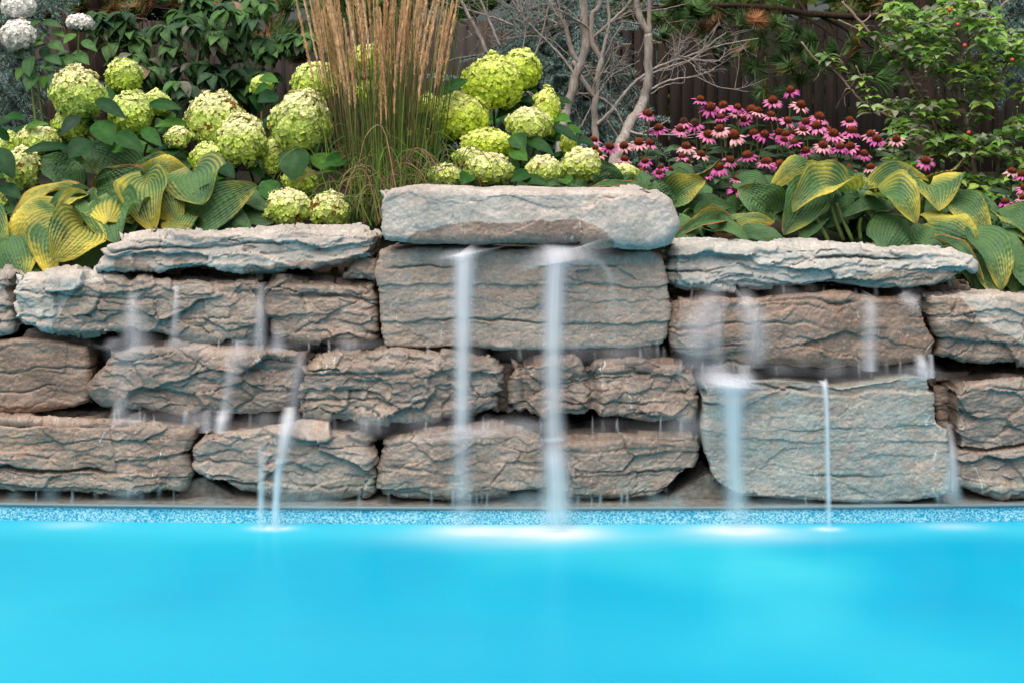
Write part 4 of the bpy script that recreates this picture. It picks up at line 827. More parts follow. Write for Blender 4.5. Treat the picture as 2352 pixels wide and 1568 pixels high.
# ------------------------------------------------------------------ feather reed grass
def feather_grass():
    t = thing('feather_grass', 'tall clump of tan plumed feather grass standing behind the gap left of the crowning boulder', 'ornamental grass')
    rs = np.random.RandomState(12); mb = MB()
    def blade(path, w0, w1, col):
        p = smooth_path(path, 12); n = len(p); tan = np.gradient(p, axis=0); lat = np.cross(tan, np.array([rs.uniform(-.5, .5), 1., 0])); lat /= np.linalg.norm(lat, axis=1)[:, None]+1e-9
        w_ = np.linspace(w0, w1, n)[:, None]
        mid = p+np.array([0, -.25, 0])*w_
        v = np.stack([p-lat*w_/2, mid, p+lat*w_/2], 1).reshape(-1, 3); mb.add(v, grid_quads(3, n), None, np.array([*col, 1]))
    cols = [(.10, .19, .04), (.13, .24, .055), (.07, .13, .04), (.17, .15, .06), (.13, .10, .05), (.20, .27, .07)]
    plumes = []
    for i in range(330):
        f = rs.normal(0, 1)
        bx = 895+rs.normal(0, 45); by = 500+rs.uniform(-10, 30); Y = 6.0+rs.normal(0, .09)
        f = (bx-895)/45*.6+rs.normal(0, .55)
        ty = rs.uniform(-60, 200) if i % 4 == 0 else rs.uniform(120, 330); reach = (500-ty)/500
        tx = bx+(f*58-12*0)*reach+rs.normal(0, 8)
        tx = min(max(tx, 715), 1060)
        Yt = Y+rs.normal(0, .12)
        b = P(bx, by, Y); e = P(tx, ty, Yt); mid = b*.5+e*.5+np.array([rs.normal(0, .012), 0, .02])
        c = np.array(cols[rs.randint(len(cols))])*rs.uniform(.7, 1.25)
        blade([b, mid, e], .0055, .0022, c)
        if i < 0: plumes.append((tx, ty, Yt, f))
    for i in range(230):       # arching dead and green leaf blades low in the clump
        bx = 895+rs.normal(0, 60); by = 500+rs.uniform(-60, 20); Y = 5.92+rs.normal(0, .08); d = rs.choice([-1, 1])*rs.uniform(25, 150); hgt = rs.uniform(20, 150)
        c = np.array([(.36, .26, .16), (.26, .18, .10), (.13, .24, .05), (.10, .19, .04), (.16, .27, .06)][rs.randint(5)])*rs.uniform(.7, 1.2)
        blade([P(bx, by, Y), P(bx+d*.35, by-hgt, Y-.02), P(bx+d*.8, by-hgt*.9, Y-.05), P(bx+d, by-hgt*.5+rs.uniform(-20, 50), Y-.06)], .005, .0015, c)
    mb.build('foliage', M_GRASS, t)
    # plumes: dense narrow spikes of tiny tan spikelets
    for k in range(80):
        rs2 = np.random.RandomState(300+k)
        u = (k*0.618034) % 1
        tx = 722+u*300+rs2.normal(0, 16); y_lo = 300-abs(rs2.normal(0, 60)) if k % 4 == 0 else rs2.uniform(90, 220)
        y_lo = min(y_lo, 290-abs(tx-870)*.6); y_hi = y_lo-rs2.uniform(150, 260)
        lean = (tx-880)/150*.16+rs2.normal(0, .03)
        Y = 5.9+rs2.normal(0, .12)
        p0 = P(tx-lean*100, y_lo, Y); p1 = P(tx+lean*((y_lo-y_hi))-lean*100, y_hi, Y+.02)
        n = 300; s = np.sort(rs2.uniform(0, 1, n)); ax = unit(p1-p0)
        cen = p0+(p1-p0)*s[:, None]+np.array([.034*np.sin(k*2.4), .02*np.cos(k*1.7), 0])*(s**2)[:, None]
        rad = rs2.uniform(.007, .0135)*np.sin(np.pi*np.clip(s*.9+.08, 0, 1))**.7*(1+.35*np.sin(s*37+k))
        an = rs2.uniform(0, 6.28, n); out = np.stack([np.cos(an), np.sin(an), np.zeros(n)], 1)
        a = cen; tip = cen+out*(rad*rs2.uniform(.6, 1.2, n))[:, None]+ax*rs2.uniform(.012, .032, (n, 1))
        sd = np.cross(out, ax); sd /= np.linalg.norm(sd, axis=1)[:, None]+1e-9
        m1 = (a+tip)/2+sd*.0026; m2 = (a+tip)/2-sd*.0026
        V = np.stack([a, m1, tip, m2], 1).reshape(-1, 3); Q = np.arange(n*4).reshape(-1, 4)
        base = np.array([(.76, .52, .30), (.82, .58, .35), (.68, .45, .26), (.86, .66, .43)][k % 4])
        C = np.repeat(np.concatenate([base*rs2.uniform(.7, 1.2, (n, 1)), np.ones((n, 1))], 1), 4, 0)
        pm = MB(); pm.add(V, Q, None, C); tube(pm, np.stack([p0-ax*.25, p0, p1]), .0014, 4, (.3, .22, .1, 1))
        pm.build('plume', M_GRASS, t)
feather_grass()

# ------------------------------------------------------------------ woody plants
def branchy(mb, path, r0, r1, Y, rs, twigs=8, lev=2, col=(0, 0, 0, 0), tw_len=.35, updir=.3):
    """path in px at depth Y (or per point Y) -> tube plus random forked twigs"""
    pts = np.array([P(p[0], p[1], p[2] if len(p) > 2 else Y) for p in path]); n = max(8, 5*len(pts)); c = smooth_path(pts, n)
    c = c+np.stack([.004*fbm(np.arange(n)*.7, np.zeros(n)+r0*900+i, 7+i, 2) for i in range(3)], 1)*(1+r0*40)
    tube(mb, c, np.linspace(r0, r1, n)*(1+.12*fbm(np.arange(n)*.8, np.zeros(n)+len(path), 5, 2)), 9 if r0 > .01 else 5, col)
    def twig(o, d, L, r, lv):
        k = 6; p = [o]; dd = d.copy()
        for i in range(k-1):
            dd = unit(dd+rs.normal(0, .16, 3)+np.array([0, 0, .05*updir])); p.append(p[-1]+dd*L/(k-1))
        tube(mb, np.array(p), np.linspace(r, r*.45, k), 4, col, False)
        if lv > 0:
            for q in range(rs.randint(2, 4)):
                i = rs.randint(1, k-1); twig(p[i], unit(dd+rs.normal(0, .6, 3)), L*rs.uniform(.35, .6), r*.6, lv-1)
    for i in range(twigs):
        j = rs.randint(n//5, n); tan = unit(c[min(j+1, n-1)]-c[j-1]); d = unit(tan*.5+rs.normal(0, .6, 3)+np.array([0, 0, updir]))
        twig(c[j], d, tw_len*rs.uniform(.5, 1.2), max(r1*.5, .0022), lev)
    return c
def dead_tree():
    t = thing('dead_tree', 'bare grey multi-stemmed dead tree with tangled twigs behind the lime hydrangea', 'tree')
    rs = np.random.RandomState(21); Y = 7.6
    def stem(name, path, r0, r1, **k):
        mb = MB(); branchy(mb, path, r0, r1, Y, rs, **k); mb.build(name, M_DEAD, t)
    px = m_per_px(Y)
    stem('trunk', [(1284, 440, 7.5), (1288, 330, 7.5), (1300, 260), (1320, 190), (1336, 140), (1346, 90), (1340, 0), (1334, -160)], 12*px, 9*px, twigs=3)
    stem('trunk', [(1372, 420, 7.5), (1368, 320), (1366, 240), (1372, 180), (1380, 142), (1362, 100), (1358, 40), (1376, 10), (1384, -80)], 9*px, 5*px, twigs=5)
    stem('trunk', [(1396, 440, 7.3), (1412, 370, 7.35), (1440, 300, 7.45), (1476, 235), (1488, 180), (1490, 90), (1486, 70), (1466, 30), (1462, -60)], 14*px, 7*px, twigs=3)
    br = [([(1490, 90), (1492, 40), (1494, -60)], 6, 4, 2), ([(1336, 150), (1312, 120), (1300, 60), (1285, 30), (1276, -40)], 7, 4, 6), ([(1366, 225), (1336, 180), (1316, 140)], 6, 5, 1), ([(1300, 262), (1230, 220), (1180, 195)], 2.6, 1, 4), ([(1380, 142), (1392, 90), (1400, 50), (1396, 10), (1392, -30)], 4.5, 3, 4), ([(1356, 90), (1388, 65), (1430, 25), (1460, -10)], 4, 2.5, 4),
          ([(1370, 288), (1400, 260), (1440, 210), (1470, 180), (1520, 150), (1580, 130), (1650, 105), (1742, 88)], 4.6, 1.2, 9), ([(1470, 188), (1520, 160), (1590, 135), (1640, 95), (1668, 74)], 3, 1, 7), ([(1492, 208), (1540, 185), (1600, 175), (1640, 160)], 3.2, 1, 5), ([(1600, 176), (1650, 200), (1718, 211)], 1.6, .8, 2), ([(1560, 130), (1600, 138), (1650, 140), (1668, 110)], 2, .9, 3), ([(1494, 218), (1530, 196), (1572, 190)], 1.8, .8, 2), ([(1440, 300), (1410, 250), (1370, 220), (1330, 215)], 3.2, 2, 4), ([(1426, 325), (1400, 285), (1380, 262)], 2.2, 1, 3), ([(1316, 320), (1340, 280), (1358, 245)], 2.2, 1.2, 2), ([(1366, 225), (1400, 180), (1430, 160), (1470, 140)], 1.6, .8, 5),
          ([(1300, 60), (1270, 20), (1262, -40)], 3, 2, 6), ([(1324, 175), (1280, 120), (1220, 60), (1180, 10), (1160, -40)], 3.6, 2, 8), ([(1232, 75), (1200, 30), (1196, -30)], 2.6, 1.5, 5), ([(1180, 60), (1130, 40), (1060, 18), (1000, 0)], 3, 1, 5), ([(1224, 150), (1250, 60), (1262, 0)], 2.6, 1.5, 6), ([(1200, 130), (1206, 60), (1186, 0)], 2.2, 1.2, 5), ([(1120, 125), (1095, 70), (1068, 20), (1050, -20)], 5, 3, 5), ([(1150, 110), (1120, 40), (1096, -20)], 4.2, 2.4, 4), ([(1230, 145), (1180, 130), (1080, 130), (1010, 145)], 1.4, .8, 3), ([(1310, 130), (1260, 90), (1200, 85), (1130, 95)], 1.6, .8, 5), ([(1340, 60), (1300, 20), (1250, 10), (1190, 30)], 1.8, .8, 6), ([(1400, 55), (1440, 30), (1500, 25), (1560, 15)], 2.2, .9, 5)]
    for path, a, b, tw in br:
        stem('branch', path, a*px, b*px, twigs=tw, tw_len=.26)
dead_tree()

def needles(mb, o, d, n, L, spread, col, rs, wd=.0022, taper=True):
    """needles around an axis segment; o (k,3) start points, directions around d"""
    d = unit(d); r = rs.normal(0, 1, (n, 3)); side = r-np.outer(r@d, d); side /= np.linalg.norm(side, axis=1)[:, None]+1e-9
    dirs = d*(1-spread)+side*spread; dirs /= np.linalg.norm(dirs, axis=1)[:, None]
    ln = L*rs.uniform(.7, 1.1, (n, 1)); s = np.cross(dirs, rs.normal(0, 1, (n, 3))); s /= np.linalg.norm(s, axis=1)[:, None]+1e-9
    a = o-s*wd/2; b = o+s*wd/2; t_ = o+dirs*ln-np.array([0, 0, .12])*ln
    V = np.stack([a, b, t_], 1).reshape(-1, 3); T = np.arange(n*3).reshape(-1, 3)
    C = np.repeat(np.concatenate([np.asarray(col)*rs.uniform(.6, 1.3, (n, 1)), np.ones((n, 1))], 1), 3, 0)
    mb.add(V, None, T, C)
def pine(label, trunk, limbs, tufts, Y, seed, tr=.1, shade_canopy=None, group='pines along the fence'):
    t = thing('pine_tree', label, 'tree', group); rs = np.random.RandomState(seed)
    if trunk:
        mb = MB(); branchy(mb, trunk, tr, tr*.8, Y, rs, twigs=0); mb.build('trunk', M_BARK, t)
    for path, a, b in limbs:
        mb = MB(); branchy(mb, path, a*m_per_px(Y), b*m_per_px(Y), Y, rs, twigs=8, lev=1, tw_len=.5, updir=0); mb.build('branch', M_BARK, t)
    mb = MB(); mbw = MB()
    G = [(.08, .18, .055), (.11, .21, .06), (.065, .14, .06)]; BR = (.34, .16, .08)
    for tf in tufts:
        x, y, sz = tf[:3]; br = tf[3] if len(tf) > 3 else 0
        Yt = Y+rs.uniform(-.4, .4); m = m_per_px(Yt); o = P(x, y, Yt); d = unit(np.array([rs.uniform(-.7, .7), rs.uniform(-.6, .2), rs.uniform(-.1, .9)]))
        ax = np.linspace(0, sz*m*.7, 9)
        tube(mb, o+np.outer(ax-sz*m*.5, d), .006, 5, (.04, .026, .018, 1))
        for kk, s_ in enumerate(ax):
            col = BR if (rs.uniform() < br) else G[rs.randint(3)]
            needles(mb, np.tile(o+d*(s_-sz*m*.3), (34, 1)), d, 34, sz*m*1.35, .55+.15*rs.uniform(), col, rs, .0085)
    if shade_canopy:
        x0, x1, y0, y1, n = shade_canopy  # needle clumps out of view above the frame, added to shade the background
        for i in range(n):
            x = rs.uniform(x0, x1); y = rs.uniform(y0, y1); Yt = Y+rs.uniform(.8, 3.3); o = P(x, y, Yt); d = unit(np.array([rs.uniform(-.8, .8), rs.uniform(-.8, .8), rs.uniform(-.1, .8)]))
            for s_ in np.linspace(0, .3, 5): needles(mb, np.tile(o+d*s_, (16, 1)), d, 16, .36, .6, G[rs.randint(3)], rs, .022)
    mb.build('foliage', M_NEEDLE, t)
    if mbw.n: mbw.build('twig', M_BARK, t)
    return t
rsx = np.random.RandomState(77)
tf = [(1176+a/4, b/4, s, br) for a, b, s, br in [(1480, 230, 34, .05), (1720, 290, 30, .6), (1900, 240, 28, .7), (2100, 220, 34, 0), (2240, 210, 28, .6), (2160, 480, 30, .4), (2200, 640, 38, 0), (2010, 420, 36, 0), (1400, 360, 30, .1), (1560, 170, 32, .1), (1900, 560, 30, 0), (2320, 840, 26, .05), (1350, 200, 28, .2), (2300, 380, 34, 0), (1660, 100, 30, .1), (2120, 90, 32, 0), (1800, 420, 28, .1)]]
tf += [(1764+a/4, b/4, s, br) for a, b, s, br in [(150, 540, 34, .2), (300, 480, 36, 0), (210, 640, 34, .35), (290, 760, 36, 0), (430, 380, 34, 0), (820, 420, 32, .6), (760, 520, 36, .2), (960, 600, 36, 0), (1020, 720, 34, 0), (880, 680, 34, 0), (1050, 440, 32, .1), (100, 380, 32, .3), (400, 600, 34, 0), (620, 460, 28, 0), (1150, 560, 32, 0), (180, 860, 26, 0), (1160, 800, 26, 0), (60, 240, 30, .3), (280, 300, 28, .1)]]
tf += [(rsx.uniform(1440, 2150), rsx.uniform(-40, 40), 32, rsx.choice([0, 0, .3])) for i in range(26)]
pine('long-needled pine with hanging tufts in front of the bare fence at the right', [(2110, 420), (2120, 200), (2110, 0), (2100, -300)], [([(1400, 40), (1480, 24), (1600, 12), (1764, 17), (1830, 27), (1900, 36), (2000, 38), (2110, 30)], 4, 9), ([(1764, 22), (1830, 34), (1880, 60), (1940, 98)], 3.5, 1.5), ([(1560, 14), (1520, 60), (1500, 110)], 3, 1.2), ([(2110, 150), (2000, 175), (1900, 160), (1830, 140)], 4, 1.5), ([(1764, 20), (1790, 70), (1800, 140)], 2.5, 1), ([(2110, 90), (2000, 120), (1960, 130)], 4, 1.5), ([(1740, 18), (1690, 60), (1650, 80)], 3, 1.2), ([(1700, 12), (1760, 90), (1740, 150)], 2.5, 1)], tf, 11.5, 31, .10, (1350, 2500, -1000, -20, 300))
tl = [(rsx.uniform(150, 420), rsx.uniform(-30, 34), 32, rsx.choice([0, .2, .5])) for i in range(22)]+[(rsx.uniform(560, 740), rsx.uniform(-10, 130), 34, rsx.choice([0, 0, .3])) for i in range(26)]+[(rsx.uniform(420, 560), rsx.uniform(-30, 20), 32, .2) for i in range(10)]+[(rsx.uniform(720, 1130), rsx.uniform(-40, 42), 36, rsx.choice([0, 0, .3])) for i in range(44)]
pine('dark thick-trunked pine behind the broad-leaved shrub at the left', [(208, 360), (204, 200), (196, 90), (180, 0), (160, -200)], [([(190, 60), (150, 34), (80, 8), (20, -10)], 10, 6), ([(196, 90), (240, 40), (330, 20), (460, 10), (600, 20)], 8, 4), ([(206, 180), (300, 110), (420, 90), (560, 72), (700, 66), (860, 30), (1000, 14), (1130, 0)], 7, 2), ([(200, 120), (260, 90), (320, 40), (340, -20)], 6, 3)], tl, 10.5, 32, .16, (-300, 900, -800, -20, 170))

def spruce(label, trunk, tiers, Y, seed):
    t = thing('blue_spruce', label, 'tree', 'blue spruces'); rs = np.random.RandomState(seed)
    mb = MB(); branchy(mb, trunk, .06, .05, Y+.3, rs, twigs=0); mb.build('trunk', M_BARK, t)
    mbw = MB(); mbn = MB()
    BL = [(.21, .33, .33), (.27, .40, .40), (.15, .24, .24), (.18, .29, .27)]
    for (x0, y0, x1, y1, dY) in tiers:
        a = P(x0, y0, Y+.25); b = P(x1, y1, Y+dY); c = smooth_path([a, (a+b)/2+np.array([0, 0, .05]), b], 12)
        tube(mbw, c, np.linspace(.012, .004, 12), 5)
        L = np.linalg.norm(b-a); ax = unit(b-a)
        sub = [(c[i], unit(ax*.75+np.array([0, 0, -.22])+rs.normal(0, .5, 3)), L*rs.uniform(.18, .42)) for i in rs.randint(3, 12, 16)]+[(c[-3], ax, L*.3)]
        for o, d, l in sub:
            k = max(4, int(l/.012)); s_ = np.linspace(0, l, k)[:, None]; axp = o+d*s_-np.array([0, 0, .15])*(s_**2)/max(l, .01)
            tube(mbw, axp, .0035, 4)
            m = 9; col = BL[rs.randint(4)]
            needles(mbn, np.repeat(axp, m, 0), d, k*m, .032, .62, col, rs, .0062)
    mbw.build('branch', M_BARK, t); mbn.build('foliage', M_NEEDLE, t)
rsq = np.random.RandomState(41)
ti = []
for k in range(90):
    y = rsq.uniform(-30, 370); cx = 1290; half = 60+ (y+40)*.42
    s_ = rsq.choice([-1, 1]); x1 = cx+s_*rsq.uniform(.15, 1)*half*rsq.uniform(.8, 1.15)
    ti.append((cx+rsq.uniform(-20, 20), y-25, x1, y+rsq.uniform(0, 30), rsq.uniform(-.9, .1)))
spruce('blue spruce half hidden behind the bare grey dead tree', [(1290, 400), (1290, 0), (1290, -300)], ti, 9.6, 42)
spruce('blue spruce with only a few boughs showing at the left edge, beside the grey post', [(-60, 400), (-60, -100)], [(-60, 0, 60, 30, -.4), (-60, -20, 135, 16, -.5), (-60, 150, 60, 178, -.4), (-60, 140, 128, 166, -.5), (-60, 170, 20, 205, -.5), (-60, 240, 40, 262, -.4), (-60, 30, 30, 50, -.5), (-60, 100, 20, 130, -.3), (-60, 280, 50, 300, -.4), (-60, 190, 50, 210, -.4), (-60, -30, 40, 8, -.3), (-60, 215, 20, 232, -.4)], 8.8, 43)
spruce('dark spruce in the top right corner behind the berried shrub', [(2420, 400), (2420, -200)], [(2420, -40, 2300, 0, -.3), (2420, 0, 2290, 30, -.4), (2420, 30, 2300, 60, -.4), (2420, 60, 2310, 90, -.3), (2420, 20, 2340, 60, -.5), (2420, 100, 2320, 130, -.4), (2420, -60, 2260, -10, -.4), (2420, 140, 2330, 165, -.4)], 9.4, 44)

def broad_shrub(name, label, branches, region, n, Y, seed, leaf_px, cols, droop=.5, whorl=0, berries=(), twigs=4, clear=None, group='broad-leaved shrubs'):
    t = thing(name, label, 'shrub', group); rs = np.random.RandomState(seed)
    mbw = MB(); mbl = MB(); spots = []
    for path, a, b in branches:
        c = branchy(mbw, path, a*m_per_px(Y), b*m_per_px(Y), Y, rs, twigs=twigs, lev=1, tw_len=.16)
        for i in rs.randint(len(c)//4, len(c), 7): spots.append(c[i])
        spots.append(c[-1])
    tries = 0
    while len(spots) < n and tries < n*20:
        tries += 1
        x = rs.uniform(min(p[0] for p in region), max(p[0] for p in region)); y = rs.uniform(min(p[1] for p in region), max(p[1] for p in region))
        if not inside(region, np.array([x]), np.array([y]))[0]: continue
        if vn(np.array([x/48.]), np.array([y/42.]), seed+3)[0] < .40: continue
        spots.append(P(x, y, Y+rs.uniform(-.35, .45)))
    for o in spots:
        k = whorl or rs.randint(3, 6); col0 = np.array(cols[rs.randint(len(cols))])
        an0 = rs.uniform(0, 6.28)
        for j in range(k):
            an = an0+j*6.28/k+rs.normal(0, .25); L = leaf_px*m_per_px(Y)*rs.uniform(.65, 1.2); dr = droop*rs.uniform(.5, 1.5)
            d = unit(np.array([math.cos(an), math.sin(an)*.8, -dr+.25])); b = o+d*.01
            cc = col0*rs.uniform(.7, 1.35)
            if rs.uniform() < .025: cc = np.array([.24, .17, .12])*rs.uniform(.6, 1.2)
            elif rs.uniform() < .1: cc = np.array([.15, .16, .13])
            nn = np.cross(d, np.cross(np.array([0, -.35, 1.]), d))
            add_leaf(mbl, cc, b, b+d*L, L*rs.uniform(.5, .66), nn+rs.normal(0, .2, 3), arch=.12, cup=.14, droop=.12, shape='ovate', wave=.02, rs=rs, nl=7, nw=5)
    mbw.build('branch', M_TWIG, t); mbl.build('foliage', M_LEAF, t)
    proto = {}
    for (x, y, kind) in berries:
        Yb = Y-.4; rr = (4.6 if kind else 3.2)*m_per_px(Yb); c = P(x, y, Yb)
        if kind not in proto:
            mb = MB(); uu = np.linspace(0, 2*np.pi, 12); v2 = np.linspace(.02, np.pi-.02, 8); UU, VV = np.meshgrid(uu, v2)
            rr2 = rr*(1+.05*np.sin(UU*5)*np.sin(VV*6))
            mb.add(np.stack([np.cos(UU)*np.sin(VV)*rr2, np.sin(UU)*np.sin(VV)*rr2, np.cos(VV)*rr2], -1).reshape(-1, 3), grid_quads(12, 8), None, (.62, .09, .06, 1) if kind else (.10, .17, .07, 1))
            tube(mb, np.array([[0, 0, 0], [.006, .01, -.05]]), .0016, 4, (.12, .18, .06, 1))
            o = mb.build('berry', M_CONE, t); proto[kind] = o
            if kind: tag(o, 'ripe red berry')
        else:
            o = proto[kind].copy(); COL.objects.link(o); o.parent = t
        o.location = c
    return t
KG = [(.13, .27, .05), (.18, .34, .07), (.10, .22, .06), (.26, .36, .18), (.20, .25, .17), (.24, .35, .07)]
kb = [([(2255, 470), (2240, 400), (2222, 300), (2205, 220), (2190, 160), (2180, 90)], 9, 4), ([(1934, 5), (1956, 30), (1994, 72), (2039, 115), (2075, 150), (2120, 230), (2190, 330)], 3.4, 4.5), ([(2051, -10), (2066, 50), (2086, 100), (2121, 140), (2156, 165), (2200, 230)], 3, 4), ([(2316, 0), (2271, 45), (2239, 82), (2219, 125), (2189, 150), (2160, 166)], 3, 3), ([(1841, 97), (1871, 135), (1919, 165), (1954, 207), (1989, 240), (2039, 265), (2079, 285), (2150, 330), (2230, 400)], 2.2, 4), ([(1926, 47), (1994, 80), (2051, 117), (2090, 140)], 2.2, 2.6), ([(2086, 185), (2101, 225), (2129, 252), (2156, 317), (2161, 375), (2180, 440)], 2.2, 4), ([(2221, 247), (2179, 282), (2159, 315)], 2, 2.5), ([(2380, 110), (2314, 150), (2289, 212), (2239, 255), (2210, 300)], 3, 4), ([(2380, 85), (2316, 125), (2290, 150)], 2, 2.2), ([(1891, 118), (1919, 160)], 1.6, 2), ([(1965, 150), (1990, 200), (2000, 225)], 1.6, 2.2), ([(2275, 470), (2290, 400), (2300, 300)], 6, 3)]
kreg = [(2040, 0), (2380, -10), (2380, 470), (2270, 480), (2150, 430), (2100, 395), (2040, 380), (2000, 330), (2060, 290), (2000, 262), (1975, 232), (2020, 205), (2075, 220), (2068, 160), (2040, 110)]
brs = [(2181, 24, 1), (2200, 57, 1), (2216, 105, 1), (2225, 305, 1), (2325, 138, 1)]+[(rsx.uniform(2040, 2340), rsx.uniform(10, 380), 0) for i in range(26)]
broad_shrub('berried_shrub', 'green dogwood shrub with a few red berries filling the right side', kb, kreg, 800, 7.3, 51, 27, KG, droop=.4, berries=brs)
dg = [(.04, .10, .036), (.055, .135, .04), (.034, .08, .042), (.075, .16, .055)]
db = [([(452, 320), (454, 200), (455, 100), (448, -10)], 3, 2), ([(280, 124), (255, 90), (238, 60), (220, 30)], 2, 1.6), ([(328, 108), (306, 78), (283, 30)], 2, 1.5), ([(460, 260), (430, 180), (400, 120), (380, 60)], 3, 1.6), ([(470, 260), (520, 160), (545, 90), (560, 30)], 3, 1.6), ([(480, 270), (560, 200), (600, 130), (640, 100)], 3, 1.4), ([(450, 270), (390, 200), (330, 160), (280, 140)], 2.6, 1.4), ([(500, 60), (470, 20), (455, -20)], 2, 1.4), ([(640, 100), (668, 80), (700, 90)], 1.6, 1.2)]
dreg = [(330, 25), (380, 0), (420, 20), (450, -20), (600, -20), (640, 30), (690, 60), (600, 100), (620, 180), (600, 240), (520, 240), (440, 250), (400, 215), (330, 200), (260, 150), (300, 115), (370, 85), (345, 55)]
broad_shrub('leafy_shrub', 'dark green shrub with drooping whorled leaves left of the feather grass', db, dreg, 170, 7.4, 52, 42, dg, droop=1.0, whorl=7, twigs=3)

# ------------------------------------------------------------------ coneflowers
FL = [(1486, 264), (1513, 297), (1467, 330, 1.25), (1492, 331), (1363, 324), (1400, 339), (1433, 337), (1366, 343, .9), (1372, 356), (1433, 368, .8), (1482, 372, .8), (1608, 231, 1.1), (1631, 250, 1.3), (1662, 246), (1693, 249), (1690, 262), (1727, 256, 1.1), (1740, 258), (1657, 272), (1571, 282), (1596, 286), (1563, 299), (1653, 299), (1626, 312), (1685, 314, 1.35), (1711, 277), (1731, 309), (1756, 312), (1576, 340), (1567, 362), (1610, 357), (1676, 370), (1717, 361, 1.1), (1758, 375), (1576, 374, .9), (1621, 404), (1651, 386), (1693, 413), (1690, 438, 1.1), (1473, 396), (1513, 398, .8), (1542, 390, .8), (1518, 386, .7),
      (1816, 210), (1838, 244, 1.1), (1775, 234, 1.1), (1770, 267, 1.1), (1808, 280, 1.15), (1881, 272, 1.2), (1851, 282), (1876, 292, 1.15), (1903, 301), (1914, 310), (1951, 279, 1.05), (1956, 304, 1.1), (2001, 311, 1.15), (2014, 322), (1789, 306), (1823, 310), (1806, 311), (1800, 324), (1826, 330), (1924, 319), (1930, 340), (1953, 339), (1896, 344), (1964, 350, 1.1), (1851, 349), (1844, 300), (1916, 375, .9), (2000, 387, .9), (1984, 356), (1890, 336), (1951, 390), (1764, 375), (2059, 322), (2126, 372), (1791, 381), (2039, 405, .9), (2324, 396), (2349, 404), (2354, 434), (2309, 466), (2299, 491, .8), (2350, 456)]
DRY = {(1571, 282), (1596, 286)}
def petals_cone(o, ax, r, cone_r, rs, old):
    ax = unit(ax); a = unit(np.cross(ax, np.array([.3, .9, .1]))); b = np.cross(ax, a)
    mp = MB(); n = rs.randint(11, 16)
    base = np.array([(.54, .12, .36), (.60, .20, .39), (.47, .09, .32), (.68, .36, .42)][rs.randint(4)])
    for k in range(n):
        if rs.uniform() < .06: continue
        an = k*6.283/n+rs.normal(0, .08); d = a*math.cos(an)+b*math.sin(an); dr = rs.uniform(.15, .65)+(.4 if old else 0)
        L = r*rs.uniform(.85, 1.1); s0 = o+d*cone_r*.55; e = o+d*(cone_r*.6+L*math.cos(dr))-ax*L*math.sin(dr)
        p, u, v = leaf_grid(s0, e, r*.36, ax, arch=.12, cup=-.2, shape='strap', nl=6, nw=5)
        c = np.ones((len(p), 4)); sh = rs.uniform(.75, 1.2); c[:, :3] = base*sh*(1.05-.15*np.abs(u*2-1))[:, None]; mp.add(p, grid_quads(5, 6), None, c)
    mc = MB(); m = 70; i = np.arange(m)+.5; ph = np.arccos(1-i/m*.98); th = np.pi*(1+5**.5)*i
    dd = np.outer(np.cos(th)*np.sin(ph), a)+np.outer(np.sin(th)*np.sin(ph), b)+np.outer(np.cos(ph)*1.2, ax)
    cc = o+dd*cone_r
    for q in range(m):     # spiky bracts
        dn = unit(dd[q]); s1 = unit(np.cross(dn, ax+.01)); s2 = np.cross(dn, s1); w_ = cone_r*.16
        col = (np.array([.06, .03, .02]) if old else np.array([.13, .032, .012])*(.5 if i[q]/m > .45 else 1.1))*rs.uniform(.7, 1.4)
        bs = o+dd[q]*cone_r*.82
        mc.add(np.array([bs+s1*w_, bs+s2*w_, bs-s1*w_, bs-s2*w_, bs+dn*cone_r*.42]), None, [(0, 1, 4), (1, 2, 4), (2, 3, 4), (3, 0, 4)], (*col, 1))
    uu = np.linspace(0, 2*np.pi, 12); v2 = np.linspace(.02, np.pi-.02, 7); UU, VV = np.meshgrid(uu, v2)
    co = o+(np.cos(UU)*np.sin(VV))[..., None]*a*cone_r*.9+(np.sin(UU)*np.sin(VV))[..., None]*b*cone_r*.9+np.cos(VV)[..., None]*ax*cone_r*.85
    mc.add(co.reshape(-1, 3), grid_quads(12, 7), None, (.045, .014, .008, 1))
    return mp, mc
def coneflowers(label, flowers, root, seed, leaf_n, Yf):
    t = thing('coneflower', label, 'flower plant', 'pink coneflower plants'); rs = np.random.RandomState(seed); ml = MB()
    for fl in flowers:
        x, y = fl[:2]; s = (fl[2] if len(fl) > 2 else 1.0)*rs.uniform(.82, 1.12); Y = Yf(x, y)+rs.uniform(-.12, .12); m = m_per_px(Y); o = P(x, y, Y)
        old = (x, y) in DRY
        ax = unit(np.array([rs.uniform(-.35, .35), -rs.uniform(.15, .75), 1.]))
        mp, mc = petals_cone(o, ax, 19*s*m, 10.3*s*m, rs, old)
        f = mp.build('flower', M_PINK, t); c = mc.build('cone', M_CONE, f)
        if old: f['label'] = 'withered flower with a dark dry cone'
        rt = P(root[0]+(x-root[0])*.72, root[1], Y+.12)
        ms = MB(); path = smooth_path([rt, (rt+o)/2+np.array([rs.uniform(-.03, .03), 0, .02]), o-ax*.012], 10); tube(ms, path, np.linspace(.0045, .003, 10), 5); ms.build('stem', M_GSTEM, f)
        for k in range(leaf_n):
            q = path[rs.randint(1, 8)]; an = rs.uniform(0, 6.28); L = rs.uniform(.07, .14); e = q+np.array([math.cos(an)*L, math.sin(an)*L*.6, rs.uniform(-.03, .04)])
            add_leaf(ml, np.array([(.035, .075, .04), (.05, .10, .045), (.06, .11, .06)][rs.randint(3)])*rs.uniform(.8, 1.3), q, e, L*.34, (0, -.5, .8), arch=.1, cup=.1, droop=.1, shape='ovate', rs=rs)
    ml.build('foliage', M_LEAF, t); return t
YC = lambda x, y: 6.35+(440-y)/230*.75
